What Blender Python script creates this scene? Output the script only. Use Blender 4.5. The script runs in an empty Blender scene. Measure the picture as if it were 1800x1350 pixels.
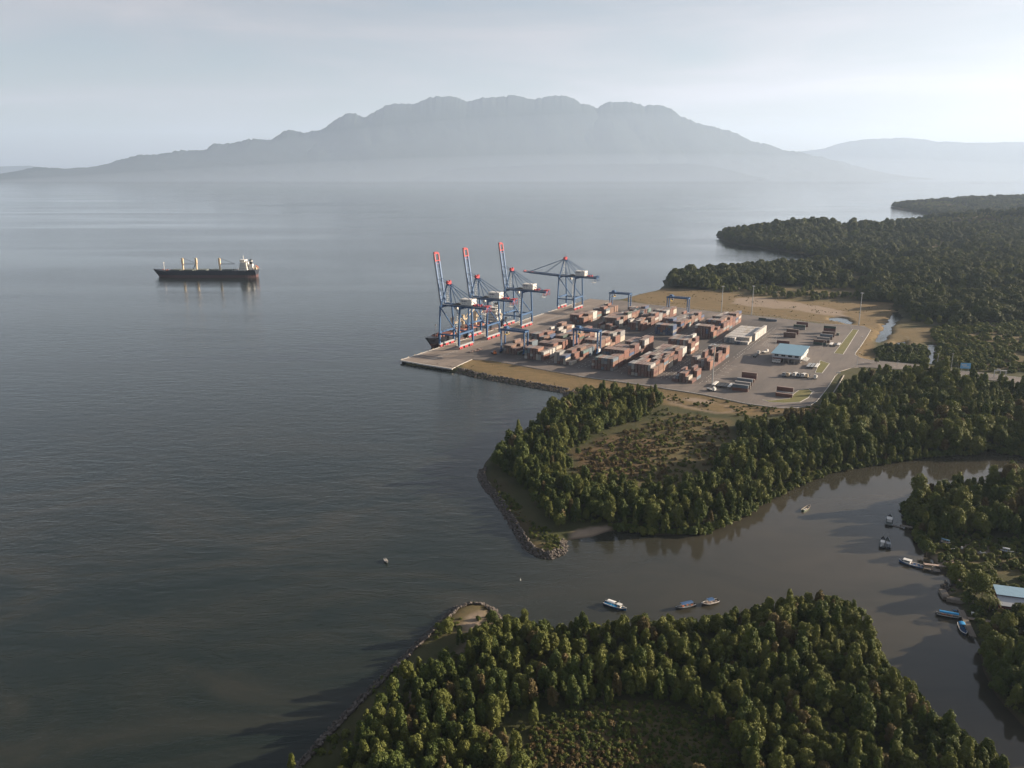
import bpy, bmesh, math, random
import numpy as np
from mathutils import Vector, Matrix
from mathutils.geometry import tessellate_polygon

R = math.radians
rnd = random.Random(7)
nr = np.random.default_rng(11)
SC = bpy.context.scene
COL = SC.collection

# ------------------------------------------------------------------ camera
CAM_H = 168.0
FPX = 1413.0
PITCH = math.atan((675 - 304) / FPX)
cam_d = bpy.data.cameras.new('camera')
cam = bpy.data.objects.new('camera', cam_d)
COL.objects.link(cam)
cam.location = (0, 0, CAM_H)
cam.rotation_euler = (R(90) - PITCH, 0, 0)
cam_d.sensor_width = 36
cam_d.lens = 36 * FPX / 1800
cam_d.clip_start = 1
cam_d.clip_end = 200000
SC.camera = cam

# ------------------------------------------------------------------ world, sun, exposure
SUN_EL, SUN_AZ = R(15), R(12)          # azimuth measured from +X towards +Y
world = bpy.data.worlds.new('World')
SC.world = world
world.use_nodes = True
wn, wl = world.node_tree.nodes, world.node_tree.links
wn.clear()
w_out = wn.new('ShaderNodeOutputWorld')
w_bg = wn.new('ShaderNodeBackground')
w_bg.inputs['Strength'].default_value = 0.05
sky = wn.new('ShaderNodeTexSky')
sky.sky_type = 'NISHITA'
sky.sun_disc = False
sky.sun_elevation = SUN_EL
sky.sun_rotation = R(90) - SUN_AZ
sky.altitude = 100
sky.air_density = 1.0
sky.dust_density = 1.6
sky.ozone_density = 1.5
# thin layered high cloud: a grey veil lit by the same sky, broken by soft streaks
w_tc = wn.new('ShaderNodeTexCoord')
w_map = wn.new('ShaderNodeMapping')
w_map.inputs['Scale'].default_value = (1.5, 1.5, 11.0)
w_map.inputs['Rotation'].default_value = (R(3), R(-4), R(20))
w_n = wn.new('ShaderNodeTexNoise')
w_n.inputs['Scale'].default_value = 1.5
w_n.inputs['Detail'].default_value = 7
w_n.inputs['Roughness'].default_value = 0.55
w_n.inputs['Distortion'].default_value = 0.5
w_r = wn.new('ShaderNodeMapRange')
w_r.inputs['From Min'].default_value = 0.36
w_r.inputs['From Max'].default_value = 0.66
w_r.inputs['To Min'].default_value = 0.38
w_r.inputs['To Max'].default_value = 0.95
w_bw = wn.new('ShaderNodeRGBToBW')
w_mul = wn.new('ShaderNodeMix'); w_mul.data_type = 'RGBA'; w_mul.blend_type = 'MULTIPLY'
w_mul.inputs[0].default_value = 1.0
w_mul.inputs[7].default_value = (1.13, 1.07, 1.12, 1)
w_mix = wn.new('ShaderNodeMix'); w_mix.data_type = 'RGBA'
wl.new(w_tc.outputs['Generated'], w_map.inputs['Vector'])
wl.new(w_map.outputs[0], w_n.inputs['Vector'])
wl.new(w_n.outputs['Fac'], w_r.inputs['Value'])
wl.new(sky.outputs[0], w_bw.inputs[0])
w_r2 = wn.new('ShaderNodeMapRange')
for _k, _v in (('From Min', .36), ('From Max', .66), ('To Min', .86), ('To Max', 1.2)): w_r2.inputs[_k].default_value = _v
w_m2 = wn.new('ShaderNodeMath'); w_m2.operation = 'MULTIPLY'
wl.new(w_n.outputs['Fac'], w_r2.inputs['Value'])
wl.new(w_bw.outputs[0], w_m2.inputs[0]); wl.new(w_r2.outputs[0], w_m2.inputs[1]); wl.new(w_m2.outputs[0], w_mul.inputs[6])
wl.new(w_r.outputs[0], w_mix.inputs[0])
wl.new(sky.outputs[0], w_mix.inputs[6])
wl.new(w_mul.outputs[2], w_mix.inputs[7])
wl.new(w_mix.outputs[2], w_bg.inputs['Color'])
wl.new(w_bg.outputs[0], w_out.inputs['Surface'])

sun_d = bpy.data.lights.new('sun', 'SUN')
sun_d.energy = 5.0
sun_d.angle = R(0.53)
sun_d.color = (1.0, 0.82, 0.62)
sun = bpy.data.objects.new('sun', sun_d)
COL.objects.link(sun)
S_DIR = Vector((math.cos(SUN_EL) * math.cos(SUN_AZ), math.cos(SUN_EL) * math.sin(SUN_AZ), math.sin(SUN_EL)))
sun.rotation_euler = S_DIR.to_track_quat('Z', 'Y').to_euler()
sun.location = S_DIR * 500

SC.view_settings.view_transform = 'Standard'
SC.view_settings.look = 'None'
SC.view_settings.gamma = 1
SC.view_settings.use_curve_mapping = False
SC.view_settings.exposure = 1.55
SC.render.engine = 'CYCLES'
SC.cycles.use_denoising = True
SC.cycles.max_bounces = 6
SC.cycles.diffuse_bounces = 1
SC.cycles.glossy_bounces = 3
SC.cycles.transmission_bounces = 2
SC.cycles.transparent_max_bounces = 8
SC.cycles.volume_bounces = 1

# ------------------------------------------------------------------ where things stand
_c, _s = math.cos(PITCH), math.sin(PITCH)


def at(px, py, z=0.0):
    """ground point (at height z) that the photograph shows at this place"""
    u = (px - 900) / FPX
    v = (py - 675) / FPX
    k = (CAM_H - z) / (_s + v * _c)
    return (k * u, k * (_c - v * _s), z)


YZ = 2.6                                   # height of the paved yard
_q0 = np.array(at(705, 633, 2.5)[:2]); _q1 = np.array(at(1037, 525, 2.5)[:2])
AX = (_q1 - _q0) / np.linalg.norm(_q1 - _q0)
BX = np.array([AX[1], -AX[0]])
YROT = math.atan2(BX[1], BX[0])            # local x runs inland, local y along the quay


def yard(a, b, z=YZ):
    w = _q0 + AX * a + BX * b
    return (float(w[0]), float(w[1]), z)


def yard_ab(px, py, z=YZ):
    w = np.array(at(px, py, z)[:2]) - _q0
    return float(w @ AX), float(w @ BX)


# ------------------------------------------------------------------ helpers: objects
def props(o, label=None, cat=None, group=None, kind=None):
    if label: o['label'] = label
    if cat: o['category'] = cat
    if group: o['group'] = group
    if kind: o['kind'] = kind
    return o


def thing(name, label, cat, loc=(0, 0, 0), rz=0.0, group=None):
    o = bpy.data.objects.new(name, None)
    o.empty_display_size = 1
    COL.objects.link(o)
    o.location = loc
    o.rotation_euler = (0, 0, rz)
    return props(o, label, cat, group)


def dup(o, parent=None):
    c = o.copy()
    COL.objects.link(c)
    if parent: c.parent = parent
    for ch in list(o.children):
        dup(ch, c)
    return c


class MB:
    def __init__(self):
        self.v, self.f, self.m = [], [], []

    def add(self, vs, fs, m=0):
        n = len(self.v)
        self.v += [tuple(v) for v in vs]
        self.f += [tuple(i + n for i in f) for f in fs]
        self.m += [m] * len(fs)
        return self

    def box(self, cx, cy, cz, sx, sy, sz, m=0, rz=0.0):
        c, s = math.cos(rz), math.sin(rz)
        vs = []
        for z in (-.5, .5):
            for x, y in ((-.5, -.5), (.5, -.5), (.5, .5), (-.5, .5)):
                X, Y = x * sx, y * sy
                vs.append((cx + X * c - Y * s, cy + X * s + Y * c, cz + z * sz))
        return self.add(vs, [(3, 2, 1, 0), (4, 5, 6, 7), (0, 1, 5, 4), (1, 2, 6, 5), (2, 3, 7, 6), (3, 0, 4, 7)], m)

    def beam(self, p, q, w, h=None, m=0):
        h = h or w
        p, q = Vector(p), Vector(q)
        d = (q - p).normalized()
        up = Vector((0, 0, 1)) if abs(d.z) < .98 else Vector((0, 1, 0))
        x = d.cross(up).normalized() * (w / 2)
        y = x.cross(d).normalized() * (h / 2)
        vs = [p - x - y, p + x - y, p + x + y, p - x + y, q - x - y, q + x - y, q + x + y, q - x + y]
        return self.add(vs, [(0, 1, 2, 3), (7, 6, 5, 4), (4, 5, 1, 0), (5, 6, 2, 1), (6, 7, 3, 2), (7, 4, 0, 3)], m)

    def tube(self, p, q, r0, r1=None, n=8, m=0):
        r1 = r0 if r1 is None else r1
        p, q = Vector(p), Vector(q)
        d = (q - p).normalized()
        up = Vector((0, 0, 1)) if abs(d.z) < .98 else Vector((0, 1, 0))
        x = d.cross(up).normalized(); y = d.cross(x)
        vs = []
        for c, r in ((p, r0), (q, r1)):
            for i in range(n):
                t = 2 * math.pi * i / n
                vs.append(c + x * math.cos(t) * r + y * math.sin(t) * r)
        fs = [(i, (i + 1) % n, n + (i + 1) % n, n + i) for i in range(n)]
        fs += [tuple(range(n))[::-1], tuple(range(n, 2 * n))]
        return self.add(vs, fs, m)

    def prism(self, poly, z0, z1, m=0, mside=None):
        """poly is a list of xy, filled top and bottom"""
        n = len(poly)
        area = sum(poly[i][0] * poly[(i + 1) % n][1] - poly[(i + 1) % n][0] * poly[i][1] for i in range(n))
        if area < 0: poly = poly[::-1]
        tris = tessellate_polygon([[Vector((x, y, 0)) for x, y in poly]])
        vs = [(x, y, z1) for x, y in poly] + [(x, y, z0) for x, y in poly]
        tf = []
        for t in tris:
            a, b, c = (poly[i] for i in t)
            cr = (b[0] - a[0]) * (c[1] - a[1]) - (b[1] - a[1]) * (c[0] - a[0])
            tf.append(tuple(t) if cr > 0 else tuple(t)[::-1])
        self.add(vs, tf + [tuple(i + n for i in t)[::-1] for t in tf], m)
        k = len(self.v) - 2 * n
        sf = [(k + n + i, k + n + (i + 1) % n, k + (i + 1) % n, k + i) for i in range(n)]
        self.f += sf
        self.m += [m if mside is None else mside] * n
        return self

    def loft(self, rings, m=0, close=True, caps=True):
        n = len(rings[0])
        vs = [p for r in rings for p in r]
        fs = []
        for k in range(len(rings) - 1):
            for i in range(n if close else n - 1):
                j = (i + 1) % n
                fs.append((k * n + i, k * n + j, (k + 1) * n + j, (k + 1) * n + i))
        if caps:
            fs.append(tuple(range(n))[::-1])
            fs.append(tuple(range((len(rings) - 1) * n, len(rings) * n)))
        return self.add(vs, fs, m)

    def mesh(self, name, mats):
        me = bpy.data.meshes.new(name)
        me.from_pydata([tuple(v) for v in self.v], [], self.f)
        for mt in mats: me.materials.append(mt)
        if any(self.m): me.polygons.foreach_set('material_index', self.m)
        me.update()
        return me

    def build(self, name, mats, parent=None, smooth=False, fixn=False):
        if not isinstance(mats, (list, tuple)): mats = [mats]
        me = self.mesh(name, mats)
        if fixn:
            bm = bmesh.new(); bm.from_mesh(me)
            bmesh.ops.recalc_face_normals(bm, faces=bm.faces)
            bm.to_mesh(me); bm.free()
        if smooth: me.polygons.foreach_set('use_smooth', [True] * len(me.polygons))
        return link(name, me, parent)


def link(name, me, parent=None):
    o = bpy.data.objects.new(name, me)
    COL.objects.link(o)
    if parent: o.parent = parent
    return o


# ------------------------------------------------------------------ helpers: materials
def new_mat(name):
    m = bpy.data.materials.new(name)
    m.use_nodes = True
    nt = m.node_tree
    b = nt.nodes['Principled BSDF']
    return m, nt.nodes, nt.links, b


def mixc(n, l, fac, a, b, blend='MIX'):
    x = n.new('ShaderNodeMix'); x.data_type = 'RGBA'; x.blend_type = blend
    for s, v in ((0, fac), (6, a), (7, b)):
        if isinstance(v, (int, float)): x.inputs[s].default_value = v
        elif isinstance(v, tuple): x.inputs[s].default_value = (*v, 1)
        else: l.new(v, x.inputs[s])
    return x.outputs[2]


def noise(n, l, scale, detail=4, rough=.55, vec=None, obj=False, stretch=None, dist=0.0):
    t = n.new('ShaderNodeTexNoise')
    t.inputs['Scale'].default_value = scale
    t.inputs['Detail'].default_value = detail
    t.inputs['Roughness'].default_value = rough
    t.inputs['Distortion'].default_value = dist
    if vec is None:
        if obj:
            vec = n.new('ShaderNodeTexCoord').outputs['Object']
        else:
            vec = n.new('ShaderNodeNewGeometry').outputs['Position']
    if stretch:
        mp = n.new('ShaderNodeMapping')
        mp.inputs['Rotation'].default_value = (0, 0, stretch[3] if len(stretch) > 3 else 0)
        mp.inputs['Scale'].default_value = stretch[:3]
        l.new(vec, mp.inputs['Vector']); vec = mp.outputs[0]
    l.new(vec, t.inputs['Vector'])
    return t.outputs['Fac']


def remap(n, l, v, a, b, c=0., d=1., smooth=False):
    r = n.new('ShaderNodeMapRange')
    if smooth: r.interpolation_type = 'SMOOTHSTEP'
    for k, x in (('From Min', a), ('From Max', b), ('To Min', c), ('To Max', d)):
        r.inputs[k].default_value = x
    l.new(v, r.inputs['Value'])
    return r.outputs[0]


def math_n(n, l, op, a, b=None):
    x = n.new('ShaderNodeMath'); x.operation = op
    for i, v in enumerate((a, b)):
        if v is None: continue
        if isinstance(v, (int, float)): x.inputs[i].default_value = v
        else: l.new(v, x.inputs[i])
    return x.outputs[0]


def paint(name, col, rough=.55, wear=.25, wearcol=None, scale=.6, metal=0.0, dust_sun=0.0, dust_sun_col=(.33, .3, .27), streak=False):
    """painted or bare surface with grime, streaks and, on its upward faces, a pale dusting, or a painted sunlit tone for rock"""
    m, n, l, b = new_mat(name)
    wc = wearcol or tuple(c * .5 for c in col)
    f = noise(n, l, scale, 6, .65, obj=True, stretch=(1, 1, .25) if streak else None)
    c = mixc(n, l, remap(n, l, f, .45, .75, 0, wear * 2), col, wc)
    f2 = noise(n, l, scale * 7, 3, .6, obj=True)
    c = mixc(n, l, remap(n, l, f2, .3, .7, 0, .3), c, tuple(min(1, x * 1.3) for x in col))
    if dust_sun:
        g = n.new('ShaderNodeNewGeometry')
        sx = n.new('ShaderNodeSeparateXYZ'); l.new(g.outputs['True Normal'], sx.inputs[0])
        up = remap(n, l, sx.outputs['Z'], .7, .95)
        fd = remap(n, l, noise(n, l, .35, 5, .6), .3, .7, dust_sun * .6, dust_sun)
        c = mixc(n, l, math_n(n, l, 'MULTIPLY', up, fd), c, dust_sun_col)
    l.new(c, b.inputs['Base Color'])
    b.inputs['Roughness'].default_value = rough
    b.inputs['Metallic'].default_value = metal
    b.inputs['Specular IOR Level'].default_value = .35
    return m


M = {}
M['crane_blue'] = paint('crane_blue', (.026, .085, .20), .5, .2, (.04, .07, .11))
M['crane_red'] = paint('crane_red', (.36, .035, .045), .5, .2)
M['crane_grey'] = paint('crane_grey', (.26, .28, .30), .5, .2)
M['white'] = paint('white_paint', (.62, .61, .58), .5, .15, (.5, .45, .4))
M['cream'] = paint('cream_paint', (.62, .5, .34), .5, .2, (.35, .22, .12))
M['dark_steel'] = paint('dark_steel', (.035, .037, .04), .5, .2)
M['rubber'] = paint('rubber', (.02, .02, .02), .8, .1)
M['galv'] = paint('galvanised_steel', (.42, .43, .42), .45, .2)
M['glass'] = paint('dark_glass', (.03, .045, .05), .1, .05)
M['navy'] = paint('navy_hull', (.018, .021, .032), .45, .15, (.05, .04, .035), streak=True)
M['boot'] = paint('boot_topping', (.085, .045, .045), .6, .25, (.05, .03, .03), streak=True)
M['deck_green'] = paint('deck_paint', (.12, .14, .13), .7, .3)
M['deck_red'] = paint('deck_oxide', (.28, .11, .08), .7, .3)
M['timber'] = paint('weathered_timber', (.2, .17, .14), .85, .3, (.09, .075, .06), 1.2)
M['timber_pale'] = paint('pale_timber', (.42, .33, .28), .85, .3, (.25, .19, .15), 1.2)
M['concrete'] = paint('concrete', (.37, .34, .31), .85, .3, (.22, .2, .18), .25)
M['kerb'] = paint('kerb_concrete', (.55, .53, .5), .85, .25, (.35, .32, .3), .5)
M['roof_blue'] = paint('blue_roof_sheet', (.15, .27, .36), .45, .2, (.16, .25, .31), .2)
M['roof_grey'] = paint('grey_roof_sheet', (.40, .42, .45), .5, .2, (.3, .3, .3), .3)
M['wall_white'] = paint('white_wall', (.66, .66, .64), .7, .2, (.45, .43, .4), .3)
M['maroon'] = paint('maroon_wall', (.16, .035, .04), .7, .2, (.1, .03, .03), .4)
M['tarp_blue'] = paint('blue_tarpaulin', (.015, .22, .48), .55, .15, (.02, .16, .36), 1.)
M['tarp_white'] = paint('white_tarpaulin', (.72, .72, .7), .6, .15, (.5, .48, .45), 1.)
M['boat_blue'] = paint('blue_boat_paint', (.035, .09, .2), .5, .2)
M['boat_black'] = paint('black_boat_paint', (.02, .022, .024), .5, .2)
M['boat_green'] = paint('green_boat_paint', (.12, .2, .12), .5, .2)
M['yellow'] = paint('yellow_paint', (.6, .4, .06), .5, .2)
M['orange'] = paint('orange_paint', (.55, .16, .05), .5, .2)
M['lettering'] = paint('dark_lettering', (.03, .05, .12), .6, .05)
M['bark'] = paint('bark', (.13, .105, .08), .9, .3, (.06, .05, .04), 2.)
M['mark'] = paint('road_paint', (.62, .61, .58), .8, .35, (.3, .29, .28), 1.)

CONT_COLS = dict([
    ('rust red', (.165, .074, .056)), ('brown', (.15, .09, .07)), ('maroon', (.115, .052, .047)), ('orange', (.22, .105, .07)),
    ('pale orange', (.23, .14, .105)), ('dark brown', (.10, .06, .048)), ('grey', (.21, .21, .21)), ('pale grey', (.34, .34, .33)),
    ('white', (.46, .45, .43)), ('cream', (.40, .365, .31)), ('blue', (.04, .07, .15)), ('steel blue', (.11, .145, .18)),
    ('dark green', (.045, .07, .058)), ('teal', (.10, .165, .165))])
for k, c in CONT_COLS.items():
    M['cont ' + k] = paint('container_' + k.replace(' ', '_'), c, .6, .3, (.1, .055, .04) if c[0] > c[2] else tuple(x * .55 for x in c), .5, dust_sun=.62 if k not in ('white', 'cream') else .15, streak=True,
                           dust_sun_col=(.36, .32, .29))


# ------------------------------------------------------------------ numeric noise and polygon distance
def vnoise(x, y, scale, seed=0, octaves=4):
    out = np.zeros_like(x); amp = 1.; tot = 0.
    r = np.random.default_rng(seed)
    for o in range(octaves):
        g = r.random((64, 64))
        xs, ys = x / scale * 2 ** o, y / scale * 2 ** o
        xi, yi = np.floor(xs).astype(int), np.floor(ys).astype(int)
        fx, fy = xs - xi, ys - yi
        fx = fx * fx * (3 - 2 * fx); fy = fy * fy * (3 - 2 * fy)
        a = g[yi % 64, xi % 64]; b_ = g[yi % 64, (xi + 1) % 64]
        c_ = g[(yi + 1) % 64, xi % 64]; d_ = g[(yi + 1) % 64, (xi + 1) % 64]
        out += amp * ((a * (1 - fx) + b_ * fx) * (1 - fy) + (c_ * (1 - fx) + d_ * fx) * fy)
        tot += amp; amp *= .5
    return out / tot


def sdf(x, y, poly):
    """signed distance, positive inside"""
    p = np.asarray(poly, float)
    d = np.full(x.shape, 1e18); inside = np.zeros(x.shape, bool)
    n = len(p)
    for i in range(n):
        ax, ay = p[i]; bx, by = p[(i + 1) % n]
        ex, ey = bx - ax, by - ay
        wx, wy = x - ax, y - ay
        L = ex * ex + ey * ey
        if L < 1e-9: continue
        t = np.clip((wx * ex + wy * ey) / L, 0, 1)
        d = np.minimum(d, (wx - ex * t) ** 2 + (wy - ey * t) ** 2)
        c1 = (ay > y) != (by > y)
        with np.errstate(divide='ignore', invalid='ignore'):
            inside ^= c1 & (x < ex * (y - ay) / (ey if ey else 1e-12) + ax)
    d = np.sqrt(d)
    return np.where(inside, d, -d)


def pts(lst, z=0.):
    return [at(x, y, z)[:2] for x, y in lst]


def line_dist(x, y, pl):
    d = np.full(x.shape, 1e18)
    for (ax, ay), (bx, by) in zip(pl[:-1], pl[1:]):
        ex, ey = bx - ax, by - ay
        t = np.clip(((x - ax) * ex + (y - ay) * ey) / (ex * ex + ey * ey + 1e-9), 0, 1)
        d = np.minimum(d, (x - ax - ex * t) ** 2 + (y - ay - ey * t) ** 2)
    return np.sqrt(d)


# ------------------------------------------------------------------ outlines of land and cover
MAIN = pts([(712, 641), (787, 651), (830, 662), (900, 675), (992, 691), (990, 700), (968, 722), (950, 738), (925, 752), (895, 775),
            (868, 795), (852, 815), (842, 838), (850, 855), (868, 876), (884, 900), (905, 935), (925, 965), (945, 978), (968, 982),
            (990, 974), (996, 962), (992, 951), (1010, 948), (1040, 944), (1068, 934), (1090, 932), (1150, 941), (1230, 939), (1300, 915),
            (1345, 882), (1400, 855), (1460, 831), (1530, 819), (1640, 803), (1715, 800), (1735, 789), (1760, 798), (1800, 803),
            (1980, 810)]) + [(1500, 520), (6000, 1500), (12000, 5000), (12000, 6000)] + \
    pts([(1980, 346), (1800, 349), (1700, 352), (1640, 356), (1580, 361), (1563, 365), (1590, 369), (1625, 375), (1655, 381), (1690, 387),
         (1660, 390), (1620, 395), (1580, 398), (1500, 402), (1420, 405), (1340, 408), (1290, 412), (1258, 415), (1262, 419), (1280, 427),
         (1310, 433), (1350, 438), (1375, 442), (1420, 450), (1470, 457), (1490, 461), (1470, 465), (1400, 469), (1340, 473), (1270, 479),
         (1200, 485), (1164, 493), (1168, 501), (1158, 510), (1115, 520), (1092, 527), (1062, 529), (1041, 528)])
ISLE = pts([(1592, 892), (1625, 872), (1680, 862), (1800, 858), (1980, 862), (2000, 1300), (1880, 1345), (1800, 1278), (1750, 1222),
            (1728, 1178), (1722, 1135), (1708, 1112), (1700, 1092), (1688, 1062), (1662, 1046), (1672, 1032), (1668, 1012), (1652, 1000),
            (1640, 985), (1622, 965), (1612, 935), (1598, 915)])
SPIT = pts([(490, 1380), (520, 1350), (560, 1305), (600, 1262), (650, 1212), (700, 1165), (740, 1125), (780, 1088), (800, 1069), (825, 1061),
            (850, 1062), (870, 1073), (882, 1092), (910, 1106), (960, 1113), (1030, 1110), (1130, 1115), (1200, 1108), (1290, 1095), (1400, 1070),
            (1470, 1063), (1503, 1085), (1522, 1122), (1540, 1158), (1590, 1213), (1640, 1273), (1690, 1310), (1775, 1362), (1900, 1520),
            (400, 1560)])
WATERS = [pts([(1575, 545), (1582, 548), (1586, 558), (1578, 566), (1570, 575), (1566, 585), (1556, 600), (1543, 603), (1541, 597), (1548, 583),
               (1556, 570), (1563, 560), (1568, 552)]),
          pts([(1573, 603), (1592, 600), (1594, 605), (1590, 611), (1573, 611)]),
          pts([(1634, 606), (1645, 605), (1646, 612), (1643, 630), (1641, 641), (1628, 640), (1629, 632), (1634, 622)]),
          pts([(1452, 559), (1470, 558), (1484, 560), (1499, 568), (1494, 571), (1475, 567), (1460, 564)])]
PAVED_PX = [(705, 633), (1037, 525), (1062, 527.5), (1092, 528), (1140, 535), (1180, 539), (1268, 549.5), (1320, 554.5), (1370, 559.5),
            (1436, 568.5), (1490, 571), (1520, 573.5), (1531, 579.5), (1525, 590), (1514, 607), (1504, 620), (1503, 624), (1512, 629),
            (1530, 633), (1600, 640), (1660, 649), (1720, 655), (1800, 664.5), (1960, 683), (1960, 695), (1800, 675), (1760, 669.5), (1700, 664),
            (1650, 657), (1600, 649.5), (1510, 645), (1495, 647), (1476, 653), (1468, 661), (1456, 680), (1446, 693), (1436, 705),
            (1424, 713), (1400, 717), (1370, 717), (1310, 709), (1240, 694), (1120, 675), (1018, 661), (896, 639), (862, 633),
            (830, 631.5), (809, 641), (795, 648), (745, 640.2)]
PAVED = pts(PAVED_PX, YZ)

HILLS = [(1330, 425, 11, 130, 90), (1400, 420, 20, 150, 110), (1500, 419, 13, 180, 120), (1600, 418, 14, 200, 130), (1745, 404, 30, 240, 190),
         (1860, 406, 20, 260, 200), (1700, 422, 6, 200, 120), (1375, 461, 15, 75, 60), (1290, 478, 9, 70, 50), (1540, 470, 6, 120, 70), (1720, 366, 24, 400, 240), (1830, 362, 34, 450, 240),
         (1620, 367, 8, 200, 120), (1700, 500, 5, 120, 100), (1940, 500, 8, 200, 200)]
HILLS_W = [(*at(px, py)[:2], h, sx, sy) for px, py, h, sx, sy in HILLS]


def land_sd(x, y):
    d = np.maximum(np.maximum(sdf(x, y, MAIN), sdf(x, y, ISLE)), sdf(x, y, SPIT))
    for w in WATERS:
        d = np.minimum(d, -(sdf(x, y, w) + (vnoise(x, y, 12, 91) - .5) * 9))
    return d


def land_z(x, y, sd):
    n1 = vnoise(x, y, 26, 3) - .5
    sd2 = sd + n1 * np.clip(np.abs(y) / 300, .6, 6) * np.clip((np.abs(sd) + 2) / 6, .3, 1)
    top = 1.5 + (vnoise(x, y, 40, 5) - .5) * .9
    z = np.where(sd2 < 0, np.maximum(-5, sd2 * .4), np.minimum(sd2 * .42, top))
    hl = np.zeros_like(x)
    for hx, hy, h, sx, sy in HILLS_W:
        hl += h * np.exp(-((x - hx) / sx) ** 2 - ((y - hy) / sy) ** 2)
    hl = hl * np.clip(sd / 90, 0, 1) ** .8 * (.75 + .5 * vnoise(x, y, 160, 9))
    z = np.where(sd2 > 0, z + hl, z)
    dp = sdf(x, y, PAVED)
    up = np.clip(1 + dp / 7, 0, 1)
    return np.where((sd2 > 0.5), np.where(dp > -7, z * (1 - up) + np.where(dp > 1, 2.0, 2.35) * up, z), z)


# cover zones: weights for dry grass, bare sand, brown scrub
Z_DRY = [(pts([(806, 640), (830, 631), (896, 638), (1018, 660), (1120, 674), (1240, 693), (1310, 708), (1424, 716), (1446, 730), (1330, 735),
               (1270, 729), (1200, 722), (1150, 705), (1060, 697), (1000, 692), (900, 669), (820, 650)]), 1.),
         (pts([(1092, 527), (1115, 519), (1170, 509), (1250, 514), (1330, 522), (1400, 531), (1500, 532), (1578, 535), (1568, 552), (1540, 600),
               (1536, 636), (1500, 640), (1500, 575), (1320, 556), (1140, 538)]), 1.),
         (pts([(1015, 838), (1025, 800), (1075, 772), (1130, 752), (1175, 728), (1280, 742), (1280, 795), (1235, 842), (1150, 862), (1085, 856)]), .42),
         (pts([(965, 1285), (1045, 1250), (1180, 1255), (1280, 1300), (1290, 1400), (940, 1430)]), .3),
         (pts([(1566, 580), (1640, 577), (1636, 600), (1590, 618), (1545, 615)]), .75),
         (pts([(930, 962), (985, 955), (985, 975), (950, 975)]), .8), (pts([(800, 1075), (850, 1066), (870, 1085), (850, 1115), (780, 1120)]), .5),
         (pts([(1640, 590), (1720, 576), (1800, 572), (1990, 570), (1990, 668), (1800, 655), (1700, 646), (1648, 640)]), .5),
         (pts([(1640, 965), (1800, 985), (1900, 990), (1900, 1040), (1740, 1010), (1660, 990)]), .35)]
Z_SAND = [pts([(1300, 526), (1345, 524), (1380, 532), (1440, 540), (1480, 548), (1502, 562), (1470, 558), (1440, 555), (1380, 545), (1320, 541), (1287, 535)]),
          pts([(1193, 706), (1205, 702), (1228, 702), (1262, 710), (1266, 715), (1225, 714)]),
          pts([(990, 952), (1008, 938), (1030, 935), (1072, 930), (1060, 940), (1020, 950)]),
          pts([(806, 1108), (828, 1085), (850, 1083), (855, 1105), (820, 1124)]),
          pts([(1630, 980), (1655, 985), (1690, 992), (1690, 1000), (1650, 1000)]),
          pts([(1660, 1032), (1690, 1036), (1685, 1048), (1662, 1046)]),
          pts([(1690, 960), (1740, 965), (1740, 978), (1700, 972)])]
Z_BROWN = [pts([(1000, 840), (1010, 800), (1050, 775), (1110, 768), (1160, 775), (1140, 820), (1100, 850), (1050, 855)]),
           pts([(930, 1290), (1000, 1270), (1080, 1300), (1150, 1330), (1150, 1420), (930, 1420)]),
           pts([(870, 850), (900, 880), (935, 930), (960, 950), (935, 955), (905, 920), (880, 880)])]
TRACKS = [pts([(1266, 714), (1290, 722), (1288, 728), (1262, 730), (1225, 722), (1200, 716), (1160, 700)]), pts([(1180, 712), (1215, 722), (1262, 731)]),
          pts([(840, 1125), (770, 1180), (700, 1250), (640, 1310)])]


def cover(x, y):
    nz = (vnoise(x, y, 22, 21) - .5)
    k = np.clip(y / 400, 1, 5)
    dry = np.zeros_like(x); sand = np.zeros_like(x); brown = np.zeros_like(x)
    for p, w in Z_DRY:
        dry = np.maximum(dry, w * np.clip((sdf(x, y, p) + nz * 10 * k) / (3 * k) + .5, 0, 1))
    for p in Z_SAND:
        sand = np.maximum(sand, np.clip((sdf(x, y, p) + nz * 8 * k) / (2 * k) + .3, 0, 1))
    for p in Z_BROWN:
        brown = np.maximum(brown, np.clip((sdf(x, y, p) + nz * 26) / 10 + .4, 0, 1))
    low = vnoise(x, y, 140, 78)
    dry = np.maximum(dry, np.where(y > 880, .45 * np.clip((.47 - low) / .08, 0, 1), 0))
    for t in TRACKS:
        sand = np.maximum(sand, .7 * np.clip((2.2 - line_dist(x, y, t) + nz * 2) / 1.5, 0, 1))
    return dry, sand, brown


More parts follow.
